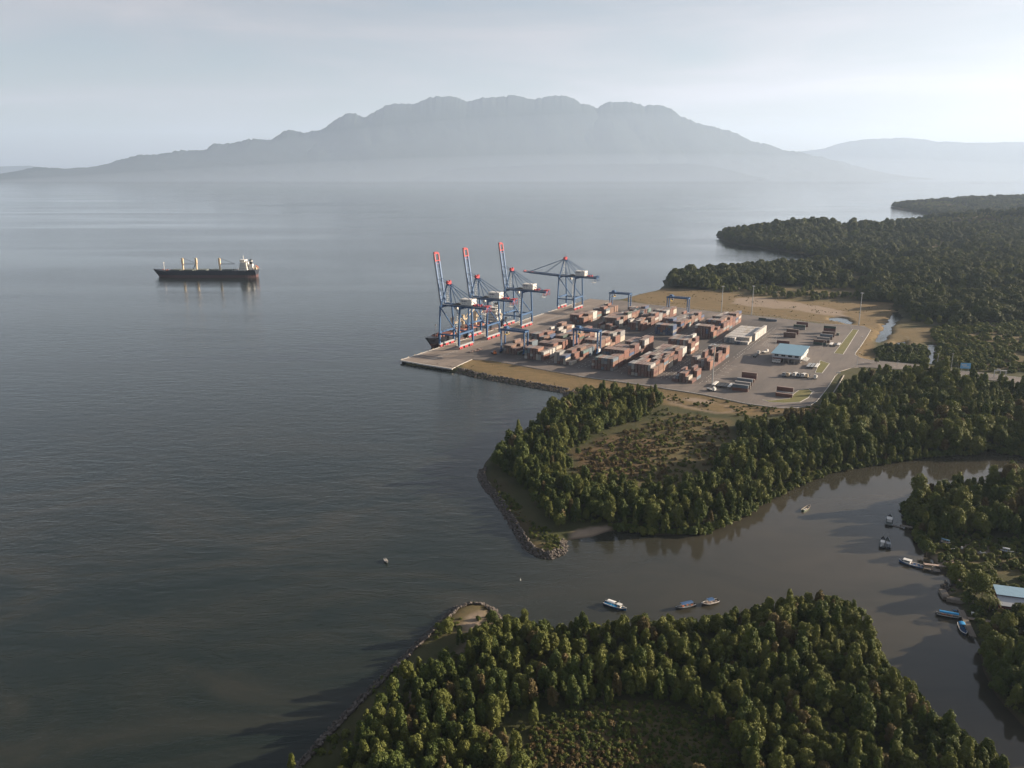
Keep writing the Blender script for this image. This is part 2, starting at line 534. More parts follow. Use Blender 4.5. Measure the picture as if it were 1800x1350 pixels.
# ------------------------------------------------------------------ ground material
def mat_ground():
    m, n, l, b = new_mat('ground')
    at_ = n.new('ShaderNodeVertexColor'); at_.layer_name = 'cover'
    sp = n.new('ShaderNodeSeparateColor'); l.new(at_.outputs['Color'], sp.inputs[0])
    nf = noise(n, l, .22, 8, .7)
    nc = noise(n, l, .025, 5, .6)
    nh = noise(n, l, 1.6, 5, .7)
    nst = noise(n, l, .06, 6, .65, stretch=(1, 3.5, 1, YROT))
    green = mixc(n, l, nf, (.028, .036, .016), (.07, .075, .03))
    green = mixc(n, l, remap(n, l, nc, .4, .65), green, (.075, .07, .034))
    dry = mixc(n, l, remap(n, l, nst, .35, .65), (.19, .128, .062), (.115, .088, .042))
    dry = mixc(n, l, remap(n, l, nf, .5, .72), dry, (.085, .078, .035))
    dry = mixc(n, l, remap(n, l, nh, .3, .7, 0, .45), dry, (.26, .19, .105))
    sand = mixc(n, l, nf, (.33, .265, .20), (.2, .15, .11))
    brown = mixc(n, l, nf, (.10, .06, .035), (.055, .042, .024))
    c = mixc(n, l, sp.outputs[2], green, brown)
    c = mixc(n, l, sp.outputs[0], c, dry)
    c = mixc(n, l, sp.outputs[1], c, sand)
    # wet mud along the waterline
    g = n.new('ShaderNodeNewGeometry'); sx = n.new('ShaderNodeSeparateXYZ'); l.new(g.outputs['Position'], sx.inputs[0])
    wet = remap(n, l, sx.outputs['Z'], .05, .55, 1, 0)
    c = mixc(n, l, math_n(n, l, 'MULTIPLY', wet, .75), c, (.06, .045, .032))
    l.new(c, b.inputs['Base Color'])
    b.inputs['Roughness'].default_value = .95
    b.inputs['Specular IOR Level'].default_value = .15
    bp = n.new('ShaderNodeBump'); bp.inputs['Strength'].default_value = .6; bp.inputs['Distance'].default_value = .5
    l.new(math_n(n, l, 'ADD', nf, math_n(n, l, 'MULTIPLY', nh, .5)), bp.inputs['Height'])
    l.new(bp.outputs[0], b.inputs['Normal'])
    return m


M['ground'] = mat_ground()


def grid_ground(name, xs, ys):
    X, Y = np.meshgrid(xs, ys)
    x, y = X.ravel(), Y.ravel()
    sd = land_sd(x, y)
    z = land_z(x, y, sd)
    nx, ny = len(xs), len(ys)
    idx = np.arange(nx * ny).reshape(ny, nx)
    q = np.stack([idx[:-1, :-1], idx[:-1, 1:], idx[1:, 1:], idx[1:, :-1]], -1).reshape(-1, 4)
    keep = (z[q] > -4.9).any(1)
    q = q[keep]
    used, inv = np.unique(q, return_inverse=True)
    q = inv.reshape(-1, 4)
    co = np.stack([x, y, z], 1)[used]
    me = bpy.data.meshes.new(name)
    me.from_pydata(co.tolist(), [], q.tolist())
    me.materials.append(M['ground'])
    d, s, br = cover(co[:, 0], co[:, 1])
    ca = me.color_attributes.new('cover', 'FLOAT_COLOR', 'POINT')
    ca.data.foreach_set('color', np.stack([d, s, br, np.ones_like(d)], 1).astype(np.float32).ravel())
    me.polygons.foreach_set('use_smooth', np.ones(len(me.polygons), bool))
    o = link(name, me)
    props(o, kind='structure')
    return o


grid_ground('ground', np.arange(-190, 1010, 3.), np.arange(120, 1402, 3.))
grid_ground('hills', np.arange(150, 6600, 27.), np.arange(1398, 9200, 27.))


# ------------------------------------------------------------------ sea
def mat_water():
    m, n, l, b = new_mat('sea_water')
    geo = n.new('ShaderNodeNewGeometry')
    sx = n.new('ShaderNodeSeparateXYZ'); l.new(geo.outputs['Position'], sx.inputs[0])
    # silt carried out of the creek: brown inside it, thinning out to sea in drifting plumes
    cx = remap(n, l, sx.outputs['X'], -70, 130, 0, 1, True)
    cy = remap(n, l, sx.outputs['Y'], 620, 420, 0, 1, True)
    plume = noise(n, l, .0085, 7, .62, stretch=(1, 1.8, 1, R(25)), dist=1.2)
    silt = math_n(n, l, 'MULTIPLY', cx, cy)
    pl = math_n(n, l, 'MULTIPLY', remap(n, l, plume, .38, .72, 0, 1, True), remap(n, l, sx.outputs['Y'], 600, 320, 0, .5, True))
    silt = math_n(n, l, 'MAXIMUM', math_n(n, l, 'MULTIPLY', silt, remap(n, l, plume, .25, .7, .45, 1.)), pl)
    deep = mixc(n, l, remap(n, l, plume, .3, .7), (.009, .0165, .0145), (.014, .022, .018))
    c = mixc(n, l, silt, deep, (.062, .054, .040))
    l.new(c, b.inputs['Base Color'])
    b.inputs['IOR'].default_value = 1.333
    b.inputs['Roughness'].default_value = .055
    calm = math_n(n, l, 'MULTIPLY', cx, cy)
    slick = noise(n, l, .0013, 6, .62, stretch=(.45, 2.6, 1, R(-8)), dist=.6)
    amp = remap(n, l, slick, .38, .6, .22, 1.15)
    amp = math_n(n, l, 'MULTIPLY', amp, remap(n, l, calm, 0, 1, 1, .1))
    w1 = noise(n, l, .10, 5, .6, stretch=(.6, 1.5, 1, R(22)), dist=.4)
    w2 = noise(n, l, .42, 4, .6, stretch=(.6, 1.3, 1, R(-14)))
    w3 = noise(n, l, 1.5, 3, .6)
    h = math_n(n, l, 'ADD', math_n(n, l, 'MULTIPLY', w1, .8), math_n(n, l, 'ADD', math_n(n, l, 'MULTIPLY', w2, .34), math_n(n, l, 'MULTIPLY', w3, .1)))
    bp = n.new('ShaderNodeBump')
    bp.inputs['Distance'].default_value = 1.0
    l.new(math_n(n, l, 'MULTIPLY', amp, .5), bp.inputs['Strength'])
    l.new(h, bp.inputs['Height'])
    l.new(bp.outputs[0], b.inputs['Normal'])
    return m


M['water'] = mat_water()
mb = MB()
mb.add([(-42000, -3000, 0), (42000, -3000, 0), (42000, 46000, 0), (-42000, 46000, 0)], [(0, 1, 2, 3)])
props(mb.build('sea', M['water']), kind='structure')
mb = MB()
mb.add([(-42000, -3000, -6), (42000, -3000, -6), (42000, 46000, -6), (-42000, 46000, -6)], [(0, 1, 2, 3)])
M['mud'] = paint('seabed_mud', (.05, .045, .035), .95)
props(mb.build('seabed', M['mud']), kind='structure')


# ------------------------------------------------------------------ mountains
def mat_mountain():
    m, n, l, b = new_mat('mountain_forest')
    f = noise(n, l, .0022, 8, .65)
    c = mixc(n, l, remap(n, l, f, .35, .65), (.016, .026, .022), (.03, .04, .032))
    l.new(c, b.inputs['Base Color']); b.inputs['Roughness'].default_value = 1
    b.inputs['Specular IOR Level'].default_value = .1
    return m


M['mountain'] = mat_mountain()


def ridge(name, prof, Y, front, back, seed, rough=1., nx=900, ny=110, slope=0.):
    """a massif whose crest stands at distance Y; prof is its skyline"""
    px = np.array([p[0] for p in prof], float); py = np.array([p[1] for p in prof], float)
    xs_px = np.linspace(px[0], px[-1], nx)
    sky_y = np.interp(xs_px, px, py)
    sky_y += ((vnoise(xs_px, xs_px * 0, 26, seed) - .5) * 5 + (np.abs(vnoise(xs_px, xs_px * 0 + 7, 7, seed + 1, 3) - .5) - .15) * 9) * rough * np.clip((sky_y.max() - sky_y) / 30, 0, 1)
    u = (xs_px - 900) / FPX; v = (sky_y - 675) / FPX
    Yr = Y / (1 - slope * u / (_c - v * _s))            # the crest line runs obliquely: y = Y + slope * x
    X0 = u * Yr / (_c - v * _s)
    Z0 = CAM_H - Yr * (_s + v * _c) / (_c - v * _s)
    kw = max(3, nx // 14); ker = np.hanning(kw * 2 + 1); ker /= ker.sum()
    Zs = np.convolve(np.pad(Z0, kw, mode='edge'), ker, 'valid')
    t = np.linspace(-1, 1, ny) ** 3 * .6 + np.linspace(-1, 1, ny) * .4
    V = []
    for ti in t:
        fall = (1 - abs(ti)) ** (1.25 if ti < 0 else 1.1)
        yy = Yr + (front * ti if ti < 0 else back * ti)
        spur = (1 - np.abs(vnoise(X0 + yy * .3, yy - X0 * .2, 2600, seed + 3, 6) * 2 - 1))
        z = (Zs + (Z0 - Zs) * math.exp(-(ti / .1) ** 2)) * fall * (1 - .42 * (spur - .6) * math.sin(min(1, abs(ti) * 1.1) * math.pi)) - 25 * abs(ti)
        V += list(zip(X0.tolist(), yy.tolist(), z.tolist()))
    idx = np.arange(nx * ny).reshape(ny, nx)
    q = np.stack([idx[:-1, :-1], idx[:-1, 1:], idx[1:, 1:], idx[1:, :-1]], -1).reshape(-1, 4)
    me = bpy.data.meshes.new(name); me.from_pydata(V, [], q.tolist())
    me.materials.append(M['mountain'])
    me.polygons.foreach_set('use_smooth', np.ones(len(me.polygons), bool))
    props(link(name, me), kind='structure')


ridge('mountain', [(-60, 310), (0, 306), (60, 294), (110, 297), (170, 293), (200, 285), (240, 272), (290, 271), (320, 263), (360, 262), (375, 251), (410, 252),
                   (440, 244), (475, 246), (505, 229), (540, 233), (570, 224), (605, 201), (625, 199), (640, 205), (685, 182), (730, 180), (770, 168),
                   (790, 168), (820, 178), (850, 171), (900, 168), (940, 173), (980, 168), (1010, 171), (1020, 180), (1050, 188), (1070, 178), (1110, 179),
                   (1130, 185), (1160, 183), (1180, 190), (1195, 203), (1240, 222), (1280, 227), (1310, 243), (1350, 255), (1390, 264), (1440, 275),
                   (1500, 290), (1540, 300), (1590, 313)], 21500, 2600, 4000, 5, slope=.3)
ridge('foothills', [(540, 313), (640, 302), (700, 297), (760, 300), (850, 292), (950, 288), (1050, 289), (1150, 286), (1220, 287), (1260, 293), (1300, 303), (1340, 313)],
      18900, 700, 1500, 15, .5, 200, 16)
ridge('far_hills', [(1330, 300), (1390, 268), (1420, 263), (1450, 259), (1480, 250), (1530, 242), (1600, 241), (1640, 246), (1700, 251), (1750, 250), (1800, 248),
                    (1900, 252), (2100, 262), (2300, 300)], 33000, 3500, 4000, 25, .6, 200, 24)
ridge('far_hills', [(-300, 300), (-100, 290), (0, 292), (50, 290), (90, 297), (160, 298), (260, 284), (330, 300)], 31000, 2500, 3000, 35, .5, 120, 16)

# ------------------------------------------------------------------ haze
HAZE_TOP = 2450
hz = MB(); hz.box(0, 21000, (HAZE_TOP - 8) / 2, 88000, 54000, HAZE_TOP + 8)
hm = bpy.data.materials.new('haze'); hm.use_nodes = True
hn, hl_ = hm.node_tree.nodes, hm.node_tree.links
hn.remove(hn['Principled BSDF'])
pv = hn.new('ShaderNodeVolumePrincipled')
pv.inputs['Color'].default_value = (.57, .73, .97, 1)
pv.inputs['Density'].default_value = 0.000035
pv.inputs['Anisotropy'].default_value = .18
hl_.new(pv.outputs[0], hn['Material Output'].inputs['Volume'])
props(hz.build('haze', hm), kind='stuff')
# low morning mist lying over the strait at the foot of the mountain
mm_ = bpy.data.materials.new('mist'); mm_.use_nodes = True
mn, ml = mm_.node_tree.nodes, mm_.node_tree.links
mn.remove(mn['Principled BSDF'])
pm_ = mn.new('ShaderNodeVolumePrincipled')
pm_.inputs['Color'].default_value = (.68, .80, .98, 1)
pm_.inputs['Density'].default_value = 0.000042
pm_.inputs['Anisotropy'].default_value = .15
ml.new(pm_.outputs[0], mn['Material Output'].inputs['Volume'])
for hgt, ry, yc in ((1250, 2300, 15600), (520, 3200, 15500)):
    mb = MB(); rings = []
    for q in np.linspace(0.002, math.pi / 2, 18):
        rings.append([(2500 + 13500 * math.sin(q) * math.cos(a), yc + ry * math.sin(q) * math.sin(a), 3 + hgt * math.cos(q) ** 3) for a in np.linspace(0, 2 * math.pi, 64, endpoint=False)])
    mb.loft(rings)
    props(mb.build('mist_bank', mm_, fixn=True), 'band of morning mist along the foot of the mountain', None, None, 'stuff')

#@@PART2
# ------------------------------------------------------------------ paved yard, quay, kerbs, markings
def mat_asphalt():
    m, n, l, b = new_mat('yard_paving')
    g = n.new('ShaderNodeNewGeometry')
    vr = n.new('ShaderNodeVectorRotate'); vr.rotation_type = 'Z_AXIS'
    vr.inputs['Angle'].default_value = -YROT
    vr.inputs['Center'].default_value = (float(_q0[0]), float(_q0[1]), 0)
    l.new(g.outputs['Position'], vr.inputs['Vector'])
    big = noise(n, l, .02, 5, .6, vec=vr.outputs[0], stretch=(1, .35, 1))
    mid = noise(n, l, .12, 6, .65, vec=vr.outputs[0], stretch=(1, .25, 1))
    fine = noise(n, l, 1.4, 4, .7)
    c = mixc(n, l, remap(n, l, big, .35, .65), (.2, .168, .146), (.125, .112, .104))
    c = mixc(n, l, remap(n, l, mid, .45, .75, 0, .6), c, (.075, .07, .068))
    c = mixc(n, l, remap(n, l, fine, .3, .7, 0, .25), c, (.2, .18, .165))
    # the older concrete apron along the quay
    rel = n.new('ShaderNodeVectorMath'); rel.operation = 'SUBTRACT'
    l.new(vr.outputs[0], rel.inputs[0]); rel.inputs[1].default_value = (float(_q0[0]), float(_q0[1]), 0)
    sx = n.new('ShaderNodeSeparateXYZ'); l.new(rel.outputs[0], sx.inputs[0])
    stain_shade = math_n(n, l, 'MULTIPLY', math_n(n, l, 'MULTIPLY', remap(n, l, sx.outputs['X'], 58, 66, 0, 1), remap(n, l, sx.outputs['X'], 262, 272, 1, 0)),
                   math_n(n, l, 'MULTIPLY', remap(n, l, sx.outputs['Y'], 44, 54, 0, 1), remap(n, l, sx.outputs['Y'], 355, 368, 1, 0)))  # block lanes darkened: stained older asphalt plus painted deep shade between stacks
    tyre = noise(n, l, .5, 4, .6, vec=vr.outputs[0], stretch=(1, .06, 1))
    c = mixc(n, l, math_n(n, l, 'MULTIPLY', stain_shade, remap(n, l, tyre, .3, .7, .45, .85)), c, (.062, .058, .058))
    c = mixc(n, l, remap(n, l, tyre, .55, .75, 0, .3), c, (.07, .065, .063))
    apron = remap(n, l, sx.outputs['X'], 33, 37, 1, 0)
    front = remap(n, l, math_n(n, l, 'ADD', sx.outputs['Y'], math_n(n, l, 'MULTIPLY', sx.outputs['X'], .35)), 40, 46, 1, 0)
    apron = math_n(n, l, 'MAXIMUM', apron, math_n(n, l, 'MULTIPLY', front, remap(n, l, sx.outputs['X'], 58, 62, 1, 0)))
    cc = mixc(n, l, remap(n, l, mid, .35, .7), (.27, .225, .19), (.2, .17, .15))
    br = n.new('ShaderNodeTexBrick')
    br.offset = 0; br.inputs['Scale'].default_value = 1; br.inputs['Brick Width'].default_value = 12; br.inputs['Row Height'].default_value = 15
    br.inputs['Mortar Size'].default_value = .22; br.inputs['Color1'].default_value = (1, 1, 1, 1); br.inputs['Color2'].default_value = (.9, .9, .9, 1); br.inputs['Mortar'].default_value = (.45, .45, .45, 1)
    l.new(rel.outputs[0], br.inputs['Vector'])
    cc = mixc(n, l, 1.0, cc, br.outputs['Color'], 'MULTIPLY')
    c = mixc(n, l, apron, c, cc)
    l.new(c, b.inputs['Base Color'])
    b.inputs['Roughness'].default_value = .85
    b.inputs['Specular IOR Level'].default_value = .3
    return m


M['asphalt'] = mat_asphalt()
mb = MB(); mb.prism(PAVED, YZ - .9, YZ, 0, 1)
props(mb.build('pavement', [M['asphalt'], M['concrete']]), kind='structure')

# quay: cope beam, fenders, piles under the deck
quay = thing('quay_wall', 'long concrete quay edge with pale bollards and dark fenders along the deep water', 'quay', yard(0, 0, 0), YROT)
mb = MB()
QL = 381.
mb.box(-.55, QL / 2, YZ - .55, 1.1, QL, 1.3)
mb.build('cope_beam', M['kerb'], quay)
mb = MB(); mb.box(1.6, QL / 2, -1.2, 1.6, QL, 5.2)
mb.build('face_wall', M['dark_steel'], quay)
fm = MB(); fm.box(0, 0, 0, .7, 1.4, 2.6)
f0 = fm.mesh('fender', [M['rubber']])
bmq = MB(); bmq.tube((0, 0, 0), (0, 0, .55), .3, .25, 8); bmq.tube((0, 0, .55), (0, 0, .75), .48, .48, 8)
b0 = bmq.mesh('bollard', [M['cream']])
for i in range(38):
    o = link('fender', f0, quay); o.location = (-1.42, 5 + i * 10, .9)
    o = link('bollard', b0, quay); o.location = (-.5, 2 + i * 10, YZ + .1)
QF = [(712, 640), (745, 647.5), (790, 655)]
fr = thing('quay_wall', 'short end face of the quay with concrete lip standing over dark piles', 'quay', (0, 0, 0))
mb = MB()
pf = [at(*p, YZ)[:2] for p in ((705, 633), (745, 640.2), (795, 648))]
for p, q in zip(pf[:-1], pf[1:]):
    mb.beam((*p, YZ - .45), (*q, YZ - .45), 1.0, 1.1)
mb.build('cope_beam', M['kerb'], fr)
pm = MB(); pm.tube((0, 0, -5), (0, 0, 1.7), .45, .45, 10)
pile0 = pm.mesh('pile', [M['dark_steel']])
wm = MB()
d_in = Vector((BX[0], BX[1])) * 0
for p, q in zip(pf[:-1], pf[1:]):
    p, q = Vector(p), Vector(q)
    n_in = Vector(((q - p).y, -(q - p).x)).normalized() * -3.0
    wm.beam((*(p + n_in), -.9), (*(q + n_in), -.9), .8, 5.6)
    L = (q - p).length; k = int(L / 4.5)
    for i in range(k):
        o = link('pile', pile0, fr); w = p + (q - p) * (i + .5) / k
        o.location = (w.x, w.y, 0)
wm.build('face_wall', M['dark_steel'], fr)

GR = paint('verge_grass', (.115, .115, .035), .95, .5, (.19, .15, .06), .25)
ISL = [[(1499, 579), (1509, 580), (1482, 623), (1466, 621)], [(1442, 633.5), (1458, 639), (1445, 656), (1433, 655)],
       [(1340, 703), (1356, 704), (1388, 700.5), (1396, 692), (1404, 686), (1421, 683.5), (1428, 689), (1421, 699), (1406, 707), (1378, 708.5), (1353, 707)]]
for poly in ISL:
    p = pts(poly, YZ)
    mb = MB(); mb.prism(p, YZ - .05, YZ + .1)
    props(mb.build('verge', GR), kind='structure')
    mb = MB()
    for a, b in zip(p, p[1:] + p[:1]):
        mb.beam((*a, YZ + .02), (*b, YZ + .02), .35, .28)
    props(mb.build('kerb', M['kerb']), kind='structure')
mb = MB()
for line in ([(1531, 579.5), (1525, 590), (1514, 607), (1504, 620)], [(1504, 620), (1503, 624), (1512, 629), (1530, 633), (1600, 640), (1660, 649), (1720, 655), (1800, 664.5)],
             [(1468, 661), (1456, 680), (1446, 693), (1436, 705), (1424, 713), (1400, 717), (1370, 717), (1310, 709), (1240, 694), (1120, 675), (1018, 661)],
             [(830, 631.5), (809, 641), (795, 648)], [(1140, 535), (1180, 539), (1268, 549.5), (1320, 554.5), (1370, 559.5), (1436, 568.5), (1490, 571), (1520, 573.5)]):
    p = pts(line, YZ)
    for a, b in zip(p[:-1], p[1:]):
        mb.beam((*a, YZ + .02), (*b, YZ + .02), .4, .26)
props(mb.build('kerb', M['kerb']), kind='structure')

# painted lines on the yard
mb = MB()
zz = YZ + .004


def dash(a, b, la, lb):
    p = [yard(a - la / 2, b - lb / 2, zz), yard(a - la / 2, b + lb / 2, zz), yard(a + la / 2, b + lb / 2, zz), yard(a + la / 2, b - lb / 2, zz)]
    mb.add(p, [(0, 1, 2, 3)])


for bc in (122.5, 154.5, 158.5, 190, 194.5, 230, 234.5, 262.5, 266):
    for a in np.arange(52, 330, 6.4):
        if rnd.random() < .78: dash(a, bc + rnd.uniform(-.15, .15), 3.0, .28)
for bc in (91, 119, 150.6, 187.2, 226.5):
    for a in np.arange(56, 186, 13): dash(a, bc, .3, 2.6); dash(a + 3, bc + 1, 1.6, .3)
for bc in (21.8, 24.2, -1.0 + 2.2, 3.4): dash(190, bc, 372, .22)
for a in np.arange(60, 130, 12.9): dash(a, 270.5, .3, 7)
for a in np.arange(225, 300, 4.5): dash(a, 276, .25, 9)
for i in range(26):
    p = at(1515 + i * 14, 637.2 + i * 1.62 if i > 3 else 636.5 + i, zz)
    q = at(1519 + i * 14, 637.6 + i * 1.62 if i > 3 else 637 + i, zz)
    mb.beam(p, q, .25, .002)
props(mb.build('road_marking', M['mark']), kind='structure')


# ------------------------------------------------------------------ shipping containers
def container_mb(L, m0=0, m1=1):
    """frame posts and rails proud of ribbed side panels, double doors with lock bars at the -y end"""
    W, Hh = 2.44, 2.59
    q = MB()
    q.box(0, 0, Hh / 2 + .04, W - .12, L - .16, Hh - .12)
    for x in (-1, 1):
        for y in (-1, 1):
            q.box(x * (W / 2 - .08), y * (L / 2 - .08), Hh / 2, .16, .16, Hh)
        for z in (.08, Hh - .07):
            q.box(x * (W / 2 - .05), 0, z, .1, L - .32, .14)
    for y in (-1, 1):
        for z in (.08, Hh - .07):
            q.box(0, y * (L / 2 - .05), z, W - .32, .1, .14)
    n = int(L / 1.1)
    for i in range(n):
        y = -L / 2 + (i + .5) * L / n
        for x in (-1, 1):
            xx = x * (W / 2 - .035)
            q.add([(xx, y - .2, .18), (xx, y + .2, .18), (xx, y + .2, Hh - .18), (xx, y - .2, Hh - .18)], [(0, 1, 2, 3) if x > 0 else (3, 2, 1, 0)])
    for x in (-.75, -.3, .3, .75):
        q.box(x, -L / 2 - .0, Hh / 2, .07, .08, Hh - .35, m1)
    return q


CM = {}


def cont_mesh(L, col):
    k = (L, col)
    if k not in CM:
        CM[k] = container_mb(L).mesh('shipping_container', [M['cont ' + col], M['galv']])
    return CM[k]


RUST = ['rust red'] * 7 + ['brown'] * 6 + ['maroon'] * 6 + ['orange'] * 4 + ['pale orange'] * 3 + ['dark brown'] * 4 + ['grey'] * 4 + ['pale grey'] * 3 + ['white'] + ['cream'] * 2 + \
    ['blue', 'steel blue', 'steel blue', 'dark green', 'teal'] + ['rust red', 'brown', 'maroon'] * 4
RP, BP, TP = 2.9, 12.95, 2.62
ORD = ['first', 'second', 'third', 'fourth', 'fifth', 'sixth', 'seventh', 'eighth', 'ninth', 'tenth', 'eleventh', 'twelfth', 'thirteenth', 'fourteenth', 'fifteenth']


def gen(seed, n, rows, lo=2, hi=5, mean=3.4):
    r = random.Random(seed)
    out = []
    cur = [mean] * rows
    for i in range(n):
        base = r.uniform(mean - 1.2, mean + 1.1)
        row = []
        h = base
        for j in range(rows):
            if r.random() < .35: h = base + r.uniform(-1.3, 1.3)
            row.append(max(lo, min(hi, int(round(h)))))
        if r.random() < .25: row[-1] = max(1, row[-1] - 1)
        if r.random() < .10: row = [0] * rows
        out.append(row)
    return out


BLOCKS = [
    # phrase, a of first bay's near end, b of first row's middle, bays
    ('the block under the near gantry', 71, 68.5, [[3, 3, 3, 2, 2, 1], [3, 4, 3, 3, 2, 2], [2, 3, 3, 2, 3, 3], [0] * 6, [4, 4, 4, 4, 3, 2], [3, 3, 4, 4, 4, 3], [2, 3, 3, 3, 2, 2],
                                                            [3, 4, 3, 3, 4, 3], [4, 4, 5, 5, 4, 4], [2, 2, 2, 3, 3, 2]]),
    ('the block behind the near gantry', 61, 96.5, [[4, 4, 4, 4, 4, 3, 3], [3, 3, 3, 3, 3, 3, 3], [4, 4, 4, 4, 4, 4, 3], [3, 3, 4, 4, 4, 4, 4], [0] * 7, [4, 4, 4, 3, 3, 4, 3],
                                                                     [3, 4, 4, 4, 4, 4, 4], [2, 2, 3, 4, 4, 3, 3], [3, 3, 3, 4, 5, 5, 4], [2, 3, 3, 3, 3, 3, 3]]),
    ('the block under the second gantry', 57, 129, [[4, 4, 3, 3, 1, 1], [3, 3, 4, 4, 3, 1], [3, 3, 3, 4, 4, 3], [3, 3, 3, 3, 3, 3], [2, 3, 3, 3, 3, 2], [4, 4, 4, 4, 4, 4],
                                                           [2, 3, 3, 4, 4, 4], [1, 1, 2, 2, 2, 1], [4, 4, 4, 4, 4, 3], [3, 3, 3, 4, 4, 4]]),
    ('the flat fronted block', 55, 166.5, [[3, 4, 4, 4, 4, 4, 4], [3, 3, 3, 3, 4, 4, 4], [5, 5, 5, 5, 5, 5, 5], [3, 3, 3, 3, 3, 4, 4], [4, 4, 4, 4, 4, 5, 5], [2, 2, 2, 3, 3, 3, 1],
                                                               [3, 3, 4, 4, 4, 5, 5], [3, 3, 3, 4, 5, 5, 5]]),
    ('the long block by the truck lane', 49, 202.5, [[4, 4, 4, 4, 4, 4, 4, 3], [3, 4, 4, 4, 3, 3, 4, 2], [4, 4, 3, 3, 4, 4, 3, 4], [4, 4, 4, 4, 4, 3, 4, 2], [3, 4, 4, 4, 4, 4, 4, 3], [4, 4, 4, 4, 4, 3, 5, 3],
                                                             [4, 4, 4, 4, 4, 4, 4, 4], [0] * 8, [5, 5, 5, 5, 5, 5, 5, 4], [4, 4, 5, 5, 5, 5, 6, 3]]),
    ('the low stepped block', 46, 242, [[1, 2, 3, 3, 2, 1], [2, 3, 2, 2, 4, 3], [0] * 6, [0] * 6, [4, 4, 3, 3, 4, 3], [3, 3, 5, 2, 3, 1], [2, 3, 3, 5, 2, 4], [1, 2, 3, 2, 3, 2], [4, 4, 4, 4, 4, 4], [0] * 6]),
    ('the far quayside block', 243, 57, [[4, 4, 4, 4, 3, 3], [3, 4, 4, 4, 4, 4], [3, 3, 3, 4, 4, 4], [2, 2, 3, 3, 3, 3], [0] * 6, [3, 3, 3, 4, 4, 3], [3, 3, 3, 2, 3, 3], [2, 4, 4, 3, 3, 2]]),
    ('the far block beyond the second gantry', 232, 96, [[2, 1, 1, 2, 2, 1, 1], [4, 4, 4, 4, 4, 4, 3], [4, 4, 4, 4, 4, 4, 4], [3, 3, 4, 4, 4, 5, 5], [3, 3, 3, 3, 4, 4, 4], [2, 3, 3, 3, 3, 4, 4], [3, 3, 4, 4, 4, 2, 2], [4, 4, 4, 3, 3, 3, 3], [2, 2, 3, 3, 4, 4, 3]]),
    ('the far middle block', 241, 128, [[4, 3, 3, 4, 4, 3], [3, 3, 4, 4, 3, 2], [2, 2, 3, 3, 4, 4], [4, 4, 4, 5, 5, 5], [3, 4, 4, 4, 4, 4], [3, 3, 3, 3, 3, 3], [4, 4, 4, 4, 4, 4], [3, 3, 3, 4, 4, 4], [2, 2, 3, 3, 4, 4]]),
    ('the far block with blue front stacks', 231, 162, [[4, 4, 4, 4, 4, 4, 4], [2, 2, 2, 1, 1, 2, 2], [5, 5, 5, 5, 4, 4, 4], [4, 4, 4, 4, 4, 4, 4], [3, 3, 3, 4, 4, 3, 3], [3, 3, 3, 3, 2, 3, 4], [3, 3, 3, 3, 2, 2, 3], [4, 3, 3, 3, 3, 4, 4], [2, 2, 3, 3, 3, 2, 2]]),
    ('the far block before the white rows', 232, 204.5, [[5, 5, 5, 5, 5, 5, 3], [3, 3, 3, 3, 4, 2, 2], [1, 1, 2, 2, 3, 3, 2], [5, 5, 5, 5, 5, 5, 3], [4, 4, 4, 4, 5, 5, 3], [5, 5, 5, 5, 5, 5, 5], [3, 3, 3, 3, 4, 4, 4], [4, 4, 4, 4, 5, 5, 5], [3, 4, 4, 4, 4, 5, 5]]),
]
conts = []      # (score, world xyz, rz, L, colour, label, group)
camv = np.array([0, 0, CAM_H])
for bi, (phrase, a0, b0_, bays) in enumerate(BLOCKS):
    rc = random.Random(100 + bi)
    for i, row in enumerate(bays):
        hmax = max(row)
        for j, h in enumerate(row):
            if h and (i > 1 or bi in (3, 4)) and bi != 5 and hmax > 2: h = row[j] = max(h, hmax - 1)
            colr = rc.choice(RUST)
            twin = rc.random() < .22
            for k in range(h):
                if rc.random() < .62: colr = rc.choice(RUST)
                if bi == 9 and i in (0, 2) and rc.random() < .3: colr = 'blue'
                aa = a0 + BP * i + 6.1
                halves = [(0, 12.19)] if not twin else [(-3.07, 6.06), (3.07, 6.06)]
                for hi_, (off, L) in enumerate(halves):
                    bb = b0_ + RP * j
                    p = yard(aa + off + rc.uniform(-.08, .08), bb + rc.uniform(-.05, .05), YZ + TP * k)
                    top = 1. if k == h - 1 else 0.
                    nj = row[j + 1] if j + 1 < len(row) else 0
                    side = 1. if nj <= k else 0.
                    prev = bays[i - 1][j] if i else 0
                    front = 1. if (prev <= k and hi_ == 0) else 0.
                    d = math.dist(p, camv)
                    sc = (top * L * 2.4 * .28 + side * L * 2.6 * .5 + front * 2.4 * 2.6 * .85) / d ** 2
                    if nj == 0 and j + 1 < len(row) or (j + 1 == len(row)):
                        pass
                    elif side and nj < k + 1 and k < 2: sc *= .8
                    tier = 'ground' if k == 0 else ('top' if k == h - 1 else ORD[k])
                    half = '' if not twin else ('near short ' if hi_ == 0 else 'far short ')
                    lab = f"{half}{colr} container, {tier} tier, {ORD[j]} row inland, bay {ORD[i]} of {phrase}"
                    if len(lab.split()) > 16:
                        lab = f"{half}{colr} container, {tier} tier, {ORD[j]} row, {ORD[i]} bay of {phrase}"
                    if len(lab.split()) > 16:
                        lab = f"{half}{colr} container, {tier} tier, {ORD[j]} row, {ORD[i]} bay, {phrase.replace('the ', '').replace(' of', '')}"
                    conts.append([sc, p, YROT, L, colr, lab, 'containers stacked in the yard blocks'])
